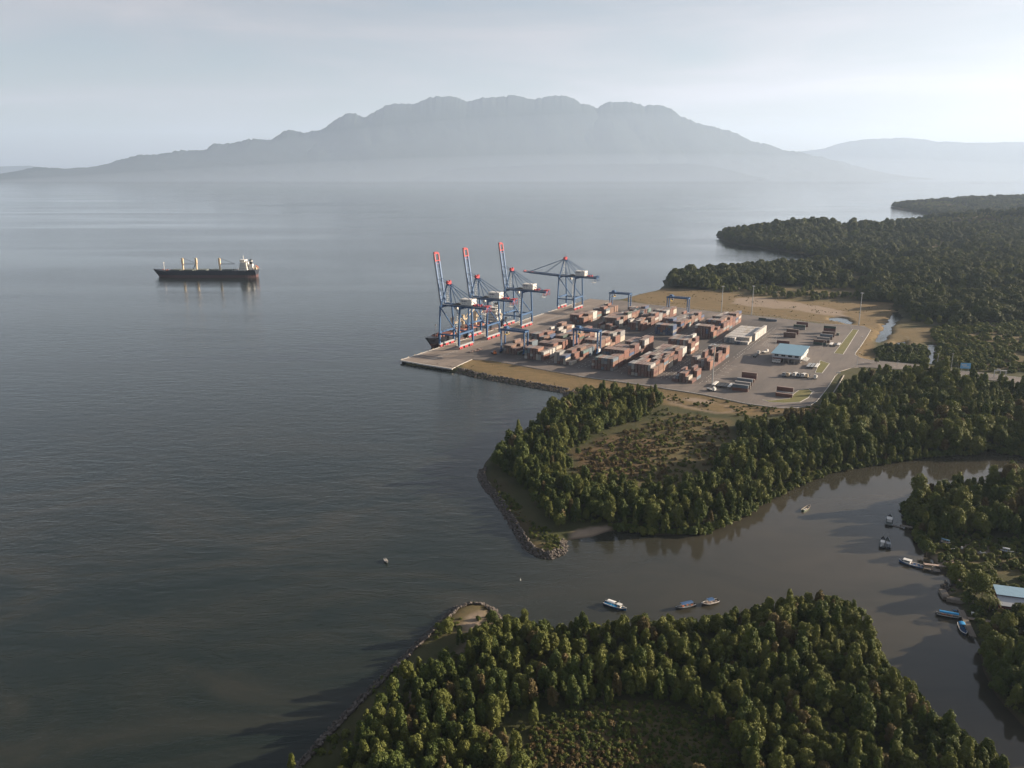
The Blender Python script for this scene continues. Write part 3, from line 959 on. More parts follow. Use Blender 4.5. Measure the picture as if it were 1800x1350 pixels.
# white rows beside the tarmac
for i in range(5):
    for j in range(10 if i else 9):
        for k in range(2 if j < 9 - (i == 0) else 3 if i else 2):
            p = yard(232 + 13.2 * i + 6.1, 236.5 + 2.75 * j, YZ + TP * k)
            h = 2 if j < 9 - (i == 0) else 3 if i else 2
            top = k == h - 1; side = (j == (9 if i else 8)) or (j == 8 and k == 2); front = i == 0
            d = math.dist(p, camv)
            sc = (top * 12.2 * 2.4 * .28 + side * 12.2 * 2.6 * .5 + front * 2.4 * 2.6 * .85) / d ** 2
            conts.append([sc, p, YROT, 12.19, rnd.choice(['white', 'white', 'cream', 'pale grey']) if False else rnd.choice(['white', 'white', 'cream']),
                          '', 'pale containers in long low rows'])
            c = conts[-1]
            c[5] = f"{c[4]} container in {ORD[j]} row, {ORD[i]} bay, {'top' if top else 'lower'} tier of the long white rows"
for j in range(9):
    hh = 2 if j < 4 else 1
    for k in range(hh):
        p = yard(221.5 + (3 if j < 4 else 0) + 3, 237.5 + 2.75 * j, YZ + TP * k)
        colr = ['pale grey', 'steel blue', 'pale grey', 'white', 'steel blue', 'blue', 'grey', 'pale grey', 'white'][j]
        conts.append([1., p, YROT, 6.06, colr, f"short {colr} container, {ORD[j]} in the line before the long white rows, {'upper' if k else 'ground'} tier", 'short containers before the white rows'])


def loose(px, py, n, cols, long_b=True, L=12.19, desc='', da=0.):
    a, b = yard_ab(px, py)
    for k in range(n):
        p = yard(a + da, b, YZ + TP * k)
        col = cols[k % len(cols)]
        tier = ['lower', 'upper'][k] if n == 2 else ['lone'][0] if n == 1 else ORD[k]
        conts.append([2., p, YROT + (R(90) if long_b else 0), L, col, f"{tier} {col} container {desc}", 'containers set down on the open tarmac'])


loose(1301, 687, 2, ['rust red', 'steel blue'], desc='at the near end of the stacks beside the dark trailers')
loose(1305, 682, 2, ['brown', 'grey'], desc='second in the ladder of stacks beside the dark trailers')
loose(1309, 676, 2, ['brown', 'steel blue'], desc='third in the ladder of stacks beside the dark trailers')
loose(1313, 670.5, 1, ['rust red'], desc='fourth in the ladder of stacks beside the dark trailers')
loose(1317, 665, 2, ['maroon', 'brown'], desc='far end of the ladder of stacks beside the dark trailers')
loose(1378, 697, 1, ['rust red'], desc='front one beside the corner grass island')
loose(1379.5, 693.5, 2, ['steel blue', 'steel blue'][:1] + ['steel blue'], desc='in the middle of the stack beside the corner grass island') if False else loose(1379, 694.6, 1, ['steel blue'], desc='low one behind the rust red one by the grass island')
loose(1379.5, 691.5, 2, ['maroon', 'rust red'], desc='in the tall stack by the corner grass island')
loose(1377, 603, 1, ['maroon'], desc='alone behind the blue roofed office')
loose(1388, 593, 2, ['dark brown', 'dark brown'], desc='nearest in the row of dark stacks behind the office')
loose(1393, 587, 2, ['maroon', 'dark brown'], desc='second in the row of dark stacks behind the office')
loose(1405, 579, 2, ['grey', 'dark green'], desc='third in the row of dark stacks behind the office')
loose(1410, 574, 2, ['maroon', 'maroon'], desc='farthest in the row of dark stacks behind the office')
loose(1356, 564.5, 1, ['steel blue'], desc='near the fence behind the long white rows')
loose(1343, 562.5, 1, ['dark green'], desc='near the fence beside the long white rows')
loose(1441, 606, 2, ['dark green', 'dark brown'], desc='front stack of the group by the long grass verge')
loose(1447, 601.5, 2, ['dark brown', 'grey'], desc='second stack of the group by the long grass verge')
loose(1452, 596, 2, ['dark brown', 'steel blue'], desc='third stack of the group by the long grass verge')
loose(1456, 591.5, 2, ['rust red', 'dark brown'], desc='fourth stack of the group by the long grass verge')
loose(1458, 585.5, 3, ['dark brown', 'maroon', 'dark green'], desc='tallest stack of the group by the long grass verge')
loose(1473, 589, 1, ['dark green'], False, 6.06, desc='short one at the end of the verge group')

conts.sort(key=lambda c: -c[0])
seen = set()
NCONT = 300
for c in conts[:NCONT]:
    o = link('shipping_container', cont_mesh(c[3], c[4]))
    o.location = c[1]; o.rotation_euler = (0, 0, c[2])
    props(o, c[5], 'container', c[6])
cols = list(CONT_COLS)
mats_all = [M['cont ' + k] for k in cols] + [M['galv']]
vv, ff, mm = [], [], []
off = 0
tmpl = {L: container_mb(L) for L in (12.19, 6.06)}
for c in conts[NCONT:]:
    t = tmpl[c[3]]
    V = np.array(t.v); cs, sn = math.cos(c[2]), math.sin(c[2])
    W = np.stack([V[:, 0] * cs - V[:, 1] * sn + c[1][0], V[:, 0] * sn + V[:, 1] * cs + c[1][1], V[:, 2] + c[1][2]], 1)
    vv.append(W)
    ff += [tuple(i + off for i in f) for f in t.f]
    ci = cols.index(c[4])
    mm += [ci if k == 0 else len(cols) for k in t.m]
    off += len(V)
me = bpy.data.meshes.new('shipping_containers')
me.from_pydata(np.concatenate(vv).tolist(), [], ff)
for k in mats_all: me.materials.append(k)
me.polygons.foreach_set('material_index', mm)
props(link('shipping_containers', me), 'remaining rust and grey containers packed deep in the yard blocks', 'containers', None, 'stuff')
print('containers', len(conts))


# ------------------------------------------------------------------ ship to shore cranes
def quay_crane(a, raised, label):
    t = thing('quay_crane', label, 'quay crane', yard(a, 0), YROT, 'ship to shore cranes on the quay')
    bl, rd, gy, wh, st = M['crane_blue'], M['crane_red'], M['crane_grey'], M['white'], M['dark_steel']
    G = 22.5; HW = 12.6; ZG = 39.5
    # four legs, each its own part
    for x in (0, G):
        for y in (-HW, HW):
            m = MB(); m.beam((x, y, 3.2), (x, y, 14), 1.6, 1.4); m.beam((x, y, 14), (x, y * .82, ZG), 1.3, 1.2)
            m.build('leg', bl, t)
        m = MB(); m.box(x, 0, 3.4, 1.3, 2 * HW + 2, 1.6); m.build('sill_beam', gy, t)
        for s in (-1, 0, 1):
            bg = MB()
            bg.box(x, s * 9.2, 2.1, 1.0, 5.0, 1.1); bg.box(x, s * 9.2 - 1.6, 1.05, 1.3, 2.5, 1.2); bg.box(x, s * 9.2 + 1.6, 1.05, 1.3, 2.5, 1.2)
            o = bg.build('bogie', rd, t)
            wh_ = MB()
            for k in (-2.1, -.9, .9, 2.1): wh_.tube((x - .3, s * 9.2 + k, .42), (x + .3, s * 9.2 + k, .42), .42, .42, 10)
            wh_.build('wheel', st, o)
    for x in (0, G):
        m = MB(); m.box(x, 0, 15, 1.1, 2 * HW, 1.6)
        for s in (-1, 1): m.beam((x, s * 9, 15), (x, s * 12.2, 11), .7, .7)
        m.build('portal_beam', bl, t)
        m = MB(); m.box(x, 0, ZG + .2, 1.5, 2 * HW * .82 + 1.2, 2.0); m.build('cross_beam', bl, t)
    for y in (-HW, HW):
        m = MB(); m.beam((0, y, 13.4), (G, y, 13.4), 1.0, 1.2); m.build('tie_beam', bl, t)
        m = MB(); m.beam((1, y * .84, ZG - 1), (G - .5, y * .97, 14.2), .8, .8); m.build('diagonal_brace', bl, t)
    # twin box girder with walkways
    for y in (-3.4, 3.4):
        m = MB(); m.box(22.5, y, ZG + 1.2, 51, 1.1, 2.1); m.build('girder', bl, t)
    m = MB()
    for x in np.arange(-2, 48, 5.5): m.box(x, 0, ZG + .9, .6, 5.8, .7)
    m.build('girder_ties', bl, t)
    m = MB()
    for y in (-5.0, 5.0):
        m.box(22.5, y, ZG + 1.9, 50, .9, .12)
        for z in (2.5, 3.1): m.box(22.5, y * 1.08, ZG + z, 50, .07, .07)
        for x in np.arange(-2, 48, 2.5): m.box(x, y * 1.08, ZG + 2.5, .07, .07, 1.2)
    m.build('walkway', M['galv'], t)
    # apex frame
    AXX, AZ = 3.5, 62.
    for y in (-1, 1):
        m = MB(); m.beam((0, y * 9.6, ZG), (AXX, y * 2.2, AZ), .9, .9); m.build('apex_leg', bl, t)
        m = MB(); m.beam((9, y * 4.5, ZG + 2), (AXX + .4, y * 2.2, AZ), .55, .55); m.build('apex_strut', bl, t)
        m = MB(); m.tube((AXX, y * 2.2, AZ), (41, y * 3.4, ZG + 2.2), .28, .28, 6); m.build('back_stay', bl, t)
        m = MB(); m.tube((AXX, y * 2.2, AZ), (G, y * 3.4, ZG + 2.2), .32, .32, 6); m.build('back_stay', bl, t)
    m = MB(); m.box(AXX, 0, AZ, 2.2, 6.4, 1.3); m.box(AXX, 0, AZ + 1.1, 3.6, 4.6, .8)
    for y in (-2.2, 2.2): m.tube((AXX - .7, y, AZ + 1.6), (AXX + .9, y, AZ + 1.6), .9, .9, 10)
    m.box(AXX + 1.6, 0, AZ - .9, .6, 5, .5)
    m.build('apex_head', rd, t)
    m = MB(); m.beam((1.2, 0, ZG + 4), (AXX - .3, 0, AZ - 1), .18, .18)
    for k in range(9):
        z = ZG + 4 + k * 2.1; m.box(1.2 + k * .24, (-1) ** k * .9, z, 1.3, 2.4, .14)
        m.beam((1 + k * .24, -2, z), (1.2 + k * .24, 2, z + 2), .1, .1)
    m.build('apex_stairs', M['galv'], t)
    # machinery house
    m = MB(); m.box(26, 0, ZG + 5.6, 12.5, 8.6, 5.6); h = m.build('machinery_house', wh, t)
    m = MB(); m.box(26, 0, ZG + 8.5, 12.9, 9.0, .25); m.build('roof', wh, h)
    m = MB()
    for x in (22, 24.5, 28.2): m.box(x, -4.34, ZG + 4.6, .9, .06, 1.2)
    for y in (-2.4, -.4, 1.8): m.box(32.28, y, ZG + 4.4, .06, 1.2, 2.0)
    m.build('door', M['galv'], h)
    # name board on the face seen from the yard end: short dark capitals, unreadable at this distance
    m = MB(); x0 = 20.6
    for i, w in enumerate((.5, .62, .5, .3, .62, .5, .55, .5)):
        x = x0 + i * .78
        m.box(x - w / 2 + .12, -4.33, ZG + 6.7, .26, .05, 1.3)
        if i % 3: m.box(x + w / 2 - .12, -4.33, ZG + 6.7, .26, .05, 1.3)
        m.box(x, -4.335, ZG + 7.2 if i % 2 else ZG + 6.7, w - .1, .05, .26)
    m.build('lettering', M['lettering'], h)
    m = MB()
    for k in range(10):
        m.box(33.5 + rnd.random() * 7, rnd.uniform(-4, 4), ZG + 3, rnd.uniform(.8, 2.4), rnd.uniform(.8, 2), rnd.uniform(.8, 1.8))
    m.build('winch', rd, t)
    # rear end: red catwalk cage
    m = MB()
    for y in (-3.6, 3.6):
        m.beam((44, y, ZG + 3), (49.5, y, ZG + 3.4), .3, .3); m.beam((44, y, ZG - 2.5), (49, y, ZG - 2.5), .3, .3)
        for x in (44.5, 46.8, 49): m.beam((x, y, ZG - 2.5), (x, y, ZG + 3.2), .28, .28)
        m.beam((44.5, y, ZG - 2.5), (46.8, y, ZG + 3), .2, .2); m.beam((46.8, y, ZG + 3), (49, y, ZG - 2.5), .2, .2)
    m.box(47, 0, ZG + 3.2, 4.5, 7, .3); m.box(46.5, 0, ZG + 1, 1.5, 6, 1.8)
    m.build('end_platform', rd if raised else M['crane_blue'], t)
    m = MB()
    for y in (-3, 3):
        for x in (40.5, 44.5): m.beam((x, y, ZG - 5), (x, y, ZG + .5), .2, .2)
        m.beam((40.5, y, ZG - 5), (44.5, y, ZG - 5), .25, .25); m.beam((40.5, y, ZG - 2.5), (44.5, y, ZG - 2.5), .15, .15)
    m.box(42.5, 0, ZG - 5, 4.2, 6.2, .2)
    m.build('service_platform', M['galv'], t)
    # stair tower up the near landside leg
    m = MB()
    for k in range(17):
        z = 3.5 + k * 2.15
        m.box(G - 1.6, -HW * (1 - .18 * max(0, (z - 14)) / 26) - .2 * (k % 2), z, 1.9, 1.5, .12)
        for s in (-1, 1): m.beam((G - 2.4 + .1 * s, -HW + .6 * s * (-1) ** k, z), (G - .8, -HW - .6 * s * (-1) ** k, z + 2.1), .16, .16)
        m.box(G - 2.5, -HW * (1 - .18 * max(0, (z - 14)) / 26), z + .6, .08, 1.6, 1.1)
    m.build('stair_tower', M['galv'], t)
    # trolley, operator cab
    m = MB(); m.box(14, 0, ZG + 2.7, 5.5, 7.6, .7); m.box(14, 0, ZG + 3.3, 3.2, 4, .7); m.build('trolley', st, t)
    m = MB(); m.box(10.6, 2.6, ZG - 2.2, 2.4, 2.2, 2.6); cb = m.build('operator_cab', wh, t)
    m = MB(); m.box(9.37, 2.6, ZG - 2.4, .06, 1.9, 1.7); m.build('window', M['glass'], cb)
    # boom
    BLn = 50.
    def bp(u, y, w):
        # u along the boom, w above its deck
        if raised:
            an = R(98.3)
            return (-3 + u * math.cos(an) - w * math.sin(an) * 1.0, y, ZG + 1 + u * math.sin(an) + w * math.cos(an))
        return (-3 - u, y, ZG + 1 + u * .045 + w)
    bo = None
    for y in (-3.4, 3.4):
        m = MB(); m.beam(bp(0, y, 0), bp(BLn * .84, y, 0), 1.0, 2.0); m.beam(bp(BLn * .84, y, 0), bp(BLn, y, 0), .8, 1.3, 1)
        if bo is None: bo = m.build('boom', [bl, rd] if raised else [bl, bl], t)
        else: m.build('boom', [bl, rd] if raised else [bl, bl], t)
    m = MB()
    for u in np.arange(3, BLn * .8, 4.6): m.beam(bp(u, -3.2, 0), bp(u, 3.2, 0), .4, .4); m.beam(bp(u, -3.2, .3), bp(u + 4, 3.2, .3), .14, .14)
    m.build('boom_ties', bl, t)
    m = MB()
    m.beam(bp(BLn, -3.6, 0), bp(BLn, 3.6, 0), 1.2, 1.2); m.beam(bp(BLn * .86, -3.4, 0), bp(BLn * .86, 3.4, 0), .8, .8); m.beam(bp(BLn * .8, -3.9, .4), bp(BLn * .8, 3.9, .4), .5, .9)
    m.beam(bp(BLn + .8, -2.6, 1), bp(BLn + .8, 2.6, 1), 1.4, 1.2)
    m.build('boom_tip', rd, t)
    m = MB()
    for s in (-1, 1):
        m.beam(bp(BLn * .9, s * 3.4, 1.2), bp(BLn, s * 3.4, 1.2), .25, .25)
        for u in np.arange(1, BLn, 2.5): m.beam(bp(u, s * 4.8, .6), bp(u, s * 4.8, 1.8), .07, .07)
        m.beam(bp(0, s * 4.8, 1.8), bp(BLn, s * 4.8, 1.8), .08, .08); m.beam(bp(0, s * 4.5, .6), bp(BLn, s * 4.5, .6), .8, .1)
    m.build('boom_walkway', M['galv'], t)
    for s in (-1, 1):
        m = MB()
        if raised:
            m.tube((AXX, s * 2.2, AZ), bp(26, s * 3.4, .6), .22, .22, 6)
            m.tube(bp(26, s * 3.4, .6), bp(46, s * 3, 1.2), .2, .2, 6)
            m.beam((AXX, s * 2, AZ - .5), bp(12, s * 3, 1), .2, .2)
        else:
            m.tube((AXX, s * 2.2, AZ), bp(43, s * 3.4, .8), .26, .26, 6)
            m.tube((AXX, s * 2.2, AZ), bp(22, s * 3.4, .8), .24, .24, 6)
        m.build('forestay', bl, t)
    return t


quay_crane(75.5, True, 'blue quay crane with raised boom nearest the open corner of the quay')
quay_crane(128, True, 'blue quay crane with raised boom, second from the open quay corner')
quay_crane(201, True, 'blue quay crane with raised boom standing between another raised one and the lowered one')
quay_crane(338, False, 'blue quay crane with its boom lowered level over the water')


# ------------------------------------------------------------------ rubber tyred gantry cranes
def gantry(a, b, label, w=24.6):
    t = thing('gantry_crane', label, 'gantry crane', yard(a, b), YROT, 'yard gantry cranes over the stacks')
    bl = M['crane_blue']; D = 7.4; HT = 21.5
    for x in (0, w):
        for y in (0, D):
            m = MB(); m.beam((x, y, 1.6), (x, y, HT), 1.15, 1.0); m.build('leg', bl, t)
        m = MB(); m.box(x, D / 2, 1.9, 1.1, D + 4.4, 1.1); m.build('sill_beam', bl, t)
        for y in (-1.8, .3, D - .3, D + 1.8):
            m = MB(); m.tube((x - .35, y, .8), (x + .35, y, .8), .8, .8, 12); m.build('wheel', M['rubber'], t)
    for y in (.3, D - .3):
        m = MB(); m.box(w / 2, y, HT + .7, w + 2.4, 1.1, 1.8); m.build('girder', bl, t)
        m = MB()
        for z in (1.9, 2.6): m.box(w / 2, y + (-.9 if y < 3 else .9), HT + z, w + 2, .06, .06)
        for x in np.arange(0, w + 1, 2): m.box(x, y + (-.9 if y < 3 else .9), HT + 2.1, .06, .06, 1.1)
        m.build('walkway', M['galv'], t)
    for x in (-.6, w + .6):
        m = MB(); m.box(x, D / 2, HT + .5, .9, D, 1.3); m.build('end_tie', bl, t)
    m = MB(); m.box(4.2, D / 2, HT + 1.9, 5, D - .4, .6); m.box(3.6, D / 2, HT + 2.9, 3.4, 4, 1.5); m.tube((4.5, 2, HT + 3), (4.5, 5.4, HT + 3), .8, .8, 10); m.build('trolley', bl, t)
    m = MB(); m.box(6.6, .2, HT - 1.6, 1.9, 1.7, 2.4); cb = m.build('operator_cab', M['white'], t)
    m = MB(); m.box(6.6, -.68, HT - 1.7, 1.5, .06, 1.4); m.build('window', M['glass'], cb)
    m = MB(); m.box(w + .1, D / 2, 3.9, 1.7, 3.8, 2.6); m.build('power_pack', M['white'], t)
    m = MB(); m.box(-.1, D / 2, 3.5, 1.3, 2.6, 1.8); m.build('control_cabinet', M['crane_grey'], t)
    m = MB()
    for x in (3, 5.4):
        for y in (2, 5.4): m.beam((x, y, HT - 3.4), (x, y, HT + 1.8), .06, .06)
    m.box(4.2, D / 2, HT - 3.6, 2.3, 6.2, .45); m.build('spreader', M['yellow'], t)
    m = MB()
    for k in range(8):
        z = 2.6 + k * 2.4; m.beam((w + .9, .2, z), (w + .9, 2.4, z + 2.2), .3, .1); m.box(w + .9, 1.2, z, .8, 1.6, .1)
    m.build('stair', M['galv'], t)
    for x in (0, w):
        m = MB(); m.box(x, -.53, 9.5, .6, .04, 6.5); m.build('leg_number_panel', M['white'], t)
    return t


gantry(72, 64.2, 'blue gantry crane over the near block beside the quay apron')
gantry(107, 123.3, 'blue gantry crane standing in the middle of the front blocks')
gantry(346, 61.5, 'blue gantry crane at the far waterside end of the yard')
gantry(346, 135, 'blue gantry crane at the far fence before the ochre field')


# ------------------------------------------------------------------ ships
def ship(name, label, loc, rz, L, B, hull_h, kind):
    """local x runs from stern (-L/2) to bow (+L/2)"""
    t = thing(name, label, 'cargo ship', loc, rz)
    hm_, bm_ = M['navy'], M['boot']

    def sect(x, z):
        u = x / (L / 2)
        zf = z / hull_h
        hw = B / 2
        if u > .55: hw *= max(.02, 1 - ((u - .55) / (.45 + .02 * zf)) ** (1.7 + 1.3 * zf))
        if u < -.8: hw *= 1 - .55 * ((-u - .8) / .2) ** 1.6 * (1 - .75 * zf)
        return hw
    xs = np.linspace(-1, 1, 41)
    sheer = lambda u: (2.6 * max(0, (u - .8) / .2) ** 1.0 if u > .8 else 0) + (2.0 * min(1, max(0, (-u - .82) / .03)) if u < -.82 else 0)
    wl = hull_h * .42
    for nm, z0, z1, mt in (('hull', wl, hull_h, hm_), ('waterline_band', -2, wl, bm_)):
        rings = []
        for u in xs:
            zt = z1 + (sheer(u) if nm == 'hull' else 0)
            rake = lambda z: (max(0, (u - .7) / .3) ** 2) * 6.5 * (z / hull_h - .3)
            ring = []
            for z in (z0, (z0 + zt) / 2, zt):
                ring.append((u * L / 2 + rake(z), sect(u * L / 2, max(0, z)), z))
            for z in (zt, (z0 + zt) / 2, z0):
                ring.append((u * L / 2 + rake(z), -sect(u * L / 2, max(0, z)), z))
            rings.append(ring)
        m = MB(); m.loft(rings)
        hl = m.build(nm, mt, t, fixn=True)
    dz = hull_h
    # bulwark edge and rails
    m = MB()
    for s in (-1, 1):
        for u0, u1 in zip(np.linspace(-.8, .78, 24)[:-1], np.linspace(-.8, .78, 24)[1:]):
            m.beam((u0 * L / 2, s * (sect(u0 * L / 2, dz) - .1), dz + .55), (u1 * L / 2, s * (sect(u1 * L / 2, dz) - .1), dz + .55), .12, 1.0)
    m.build('bulwark', hm_, t)
    # hatches
    nh = 5 if kind == 'bulk' else 4
    x0, x1 = -.56 * L / 2, .74 * L / 2
    step = (x1 - x0) / nh
    for i in range(nh):
        m = MB(); x = x0 + step * (i + .5)
        m.box(x, 0, dz + .8, step * .68, B * .62, 1.6); m.box(x, 0, dz + 1.8, step * .72, B * .66, .5)
        for k in range(4): m.box(x + (k - 1.5) * step * .17, 0, dz + 2.1, .4, B * .64, .16)
        m.build('hatch_cover', M['deck_red'] if kind != 'bulk' else M['deck_green'], t)
    # deck cranes
    cx = [x0 + step * k for k in ((1, 2, 3.2, 4) if kind == 'bulk' else (1, 2.1, 3))]
    if kind == 'bulk': cx = [x0 + step * 1.15, x0 + step * 2.95, x0 + step * 4.0]
    for i, x in enumerate(cx):
        m = MB(); ch = 20 if kind == 'bulk' else 15
        m.tube((x, 0, dz), (x, 0, dz + ch * .55), 1.5, 1.4, 12); m.box(x, 0, dz + ch * .78, 3.0, 3.2, ch * .46); m.box(x, 0, dz + ch * 1.02, 2.0, 3.4, .9)
        m.tube((x, 0, dz + ch * .5), (x, 0, dz + ch * .56), 2.0, 2.0, 12)
        c = m.build('deck_crane', M['cream'], t)
        d = -1 if not (kind == 'bulk' and i == 1) else 0
        m = MB()
        if kind == 'bulk':
            if i != 1:
                for s in (-1, 1): m.beam((x - 1.5, s * 1.0, dz + ch * .55), (x - 25, s * .5, dz + ch * .55), .5, .7)
                for k in range(8): m.beam((x - 3 - k * 2.8, -1, dz + ch * .55), (x - 3 - k * 2.8, 1, dz + ch * .55), .25, .25)
            else:
                for s in (-1, 1): m.beam((x + 1.5, s * 1.0, dz + ch * .5), (x + 6, s * .5, dz + 2.6), .5, .6)
        else:
            up = (7, 12, 4)[i]
            for s in (-1, 1): m.beam((x - 1.5, s * 1.0, dz + ch * .6), (x - 22, s * 2.5 + 3 * (i - 1), dz + ch * .6 + up), .6, .7)
            for k in range(6): m.box(x - 4 - k * 3, 0, dz + ch * .6 + up * (k + 1.2) / 7.2, .3, 2.4, .3)
        m.build('jib', M['cream'] if kind != 'bulk' else M['dark_steel'], c)
        if kind == 'bulk' and i != 1:
            m = MB()
            for s in (-1, 1): m.tube((x, s * .8, dz + ch * 1.05), (x - 25, s * .4, dz + ch * .57), .16, .16, 5)
            m.build('topping_wire', M['dark_steel'], c)
    # accommodation
    ax = -.76 * L / 2
    acc = thing('superstructure', None, None); acc.parent = t
    for k in range(5 if kind == 'bulk' else 4):
        m = MB(); w = B * (.82 - .05 * k); ln = L * (.085 - .006 * k)
        m.box(ax, 0, dz + 1.4 + 2.75 * k, ln, w, 2.75); m.box(ax, 0, dz + 2.78 + 2.75 * k, ln + 1.4, w + 1.6, .16)
        m.build('deckhouse', M['white'], acc)
    m = MB()
    for k in range(4):
        for i in range(7):
            y = (i - 3) * B * .1
            for s in (-1, 1): m.box(ax + s * (L * (.085 - .006 * k) / 2 + .02), y, dz + 1.7 + 2.75 * k, .08, .8, .9)
        for i in range(4):
            for s in (-1, 1): m.box(ax + (i - 1.5) * 2.4, s * (B * (.82 - .05 * k) / 2 + .02), dz + 1.7 + 2.75 * k, .8, .08, .9)
    m.build('portholes', M['glass'], acc)
    m = MB(); zb = dz + (15.2 if kind == 'bulk' else 12.4)
    m.box(ax + 1.2, 0, zb + 1.3, L * .045, B * .62, 2.6); m.box(ax + 1.2, 0, zb + .1, 3.2, B * 1.0, .3); m.box(ax + 1.2, 0, zb + 2.75, L * .052, B * .7, .3)
    br_ = m.build('bridge', M['white'], acc)
    m = MB(); m.box(ax + 1.2 + L * .0225, 0, zb + 1.6, .08, B * .56, .9)
    for s in (-1, 1): m.box(ax + 1.2, s * (B * .31), zb + 1.6, L * .04, .08, .9)
    m.build('bridge_window', M['glass'], acc)
    m = MB(); m.tube((ax + 1, 0, zb + 2.8), (ax + 1, 0, zb + 11), .35, .2, 8); m.box(ax + 1, 0, zb + 6.5, .4, 4.5, .3); m.box(ax + 1, 0, zb + 8.6, .4, 3, .25); m.box(ax + 1.5, 0, zb + 7.4, 2, .5, .3)
    m.build('radar_mast', M['white'], t)
    m = MB(); fx = ax - L * .065
    m.box(fx, 0, dz + 5.5, 6, 7, 11, 1); m.box(fx, 0, dz + 13, 4.2, 4.6, 4.2); m.box(fx, 0, dz + 15.9, 4.25, 4.65, 1.8, 1); m.box(fx, 0, dz + 17.4, 4.2, 4.6, 1.3)
    m.tube((fx, 1, dz + 18), (fx - .4, 1, dz + 19.4), .4, .4, 8); m.tube((fx, -1, dz + 18), (fx - .4, -1, dz + 19.4), .4, .4, 8)
    m.build('funnel', [M['boat_black'], M['white']], t)
    m = MB(); lx = ax - L * .095
    m.beam((lx, -3, dz + 8), (lx - 8, -3, dz + 2), .4, .4); m.beam((lx, 3 - 1.4, dz + 8), (lx - 8, 3 - 1.4, dz + 2), .4, .4)
    m.box(lx - 2, 0, dz + 3, 4, 5, 5); m.build('lifeboat_ramp', M['cream'], t)
    m = MB(); d = Vector((-8, 0, -6)).normalized()
    c = Vector((lx - 4, -2.3, dz + 6.7)); rings = []
    for q in np.linspace(-1, 1, 9):
        r = 1.3 * math.sqrt(max(.04, 1 - q * q * .95))
        pc = c + d * q * 3.6
        rings.append([(pc.x + r * .3 * math.sin(a), pc.y + r * math.cos(a), pc.z + r * math.sin(a)) for a in np.linspace(0, 2 * math.pi, 8, endpoint=False)])
    m.loft(rings); m.build('lifeboat', M['orange'], t, fixn=True)
    m = MB(); fx = .86 * L / 2
    m.tube((fx, 0, dz + 1), (fx, 0, dz + 14), .4, .25, 8); m.box(fx, 0, dz + 13, 1.4, 1.6, 1.8); m.box(fx, 0, dz + 9, .4, 2.2, .25)
    m.build('foremast', M['white'], t)
    m = MB()
    for s in (-1, 1):
        m.box(fx - 4, s * 3, dz + 1.2, 2.4, 1.6, 1.6); m.tube((fx + 1.5, s * 2.2 - .8, dz + 2.2), (fx + 1.5, s * 2.2 + .8, dz + 2.2), .8, .8, 10); m.box(fx - 8, s * 4, dz + .9, 2, 1.2, 1)
    m.build('windlass', M['deck_red'], t)
    m = MB()
    for s in (-1, 1):
        for q in range(7): m.box(ax + 8 - q * 5.2, s * (B / 2 - .6), dz + 1.0, .12, .12, 1.2)
        m.box(ax - 8, s * (B / 2 - .6), dz + 1.6, 33, .08, .08)
    for q in range(12): m.box(ax + 12 + rnd.random() * 6, rnd.uniform(-B * .4, B * .4), dz + .8, 1, 1, rnd.uniform(.8, 2))
    m.build('deck_fitting', M['white'], t)
    return t


sx0, sy0, _ = at(272, 488); sx1, sy1, _ = at(451, 488)
ship('bulk_carrier', 'dark hulled bulk carrier lying at anchor alone on the open sea', ((sx0 + sx1) / 2, sy0 + 10, 0), R(180), sx1 - sx0 - 3, 25, 10.5, 'bulk')
px_, py_, _ = yard(136, -14, 0)
ship('cargo_ship', 'black general cargo ship with tan deck cranes moored alongside the quay', (px_, py_, 0), YROT - R(90), 138, 21, 8.5, 'general')

#@@PART3
# ------------------------------------------------------------------ foliage
def mat_leaf(name, c0, c1, c2):
    m, n, l, b = new_mat(name)
    oi = n.new('ShaderNodeObjectInfo')
    f = noise(n, l, .5, 4, .6, obj=True)
    c = mixc(n, l, oi.outputs['Random'], c0, c1)
    c = mixc(n, l, remap(n, l, f, .4, .7), c, c2)
    l.new(c, b.inputs['Base Color'])
    b.inputs['Roughness'].default_value = .7
    b.inputs['Specular IOR Level'].default_value = .25
    tr = n.new('ShaderNodeBsdfTranslucent')
    l.new(mixc(n, l, .5, c, (.13, .13, .02)), tr.inputs['Color'])
    mx = n.new('ShaderNodeMixShader'); mx.inputs[0].default_value = .14
    l.new(b.outputs[0], mx.inputs[1]); l.new(tr.outputs[0], mx.inputs[2])
    l.new(mx.outputs[0], n['Material Output'].inputs['Surface'])
    return m


M['leaf_green'] = mat_leaf('leaf_green', (.042, .070, .013), (.070, .10, .020), (.10, .12, .026))
M['leaf_olive'] = mat_leaf('leaf_olive', (.095, .12, .022), (.15, .16, .036), (.12, .13, .03))
M['leaf_brown'] = mat_leaf('leaf_brown', (.13, .08, .035), (.17, .12, .05), (.09, .075, .03))
M['leaf_rust'] = mat_leaf('leaf_rust', (.12, .09, .035), (.16, .115, .05), (.10, .085, .03))
M['leaf_far'] = mat_leaf('leaf_far', (.040, .060, .02), (.068, .085, .027), (.085, .095, .03))


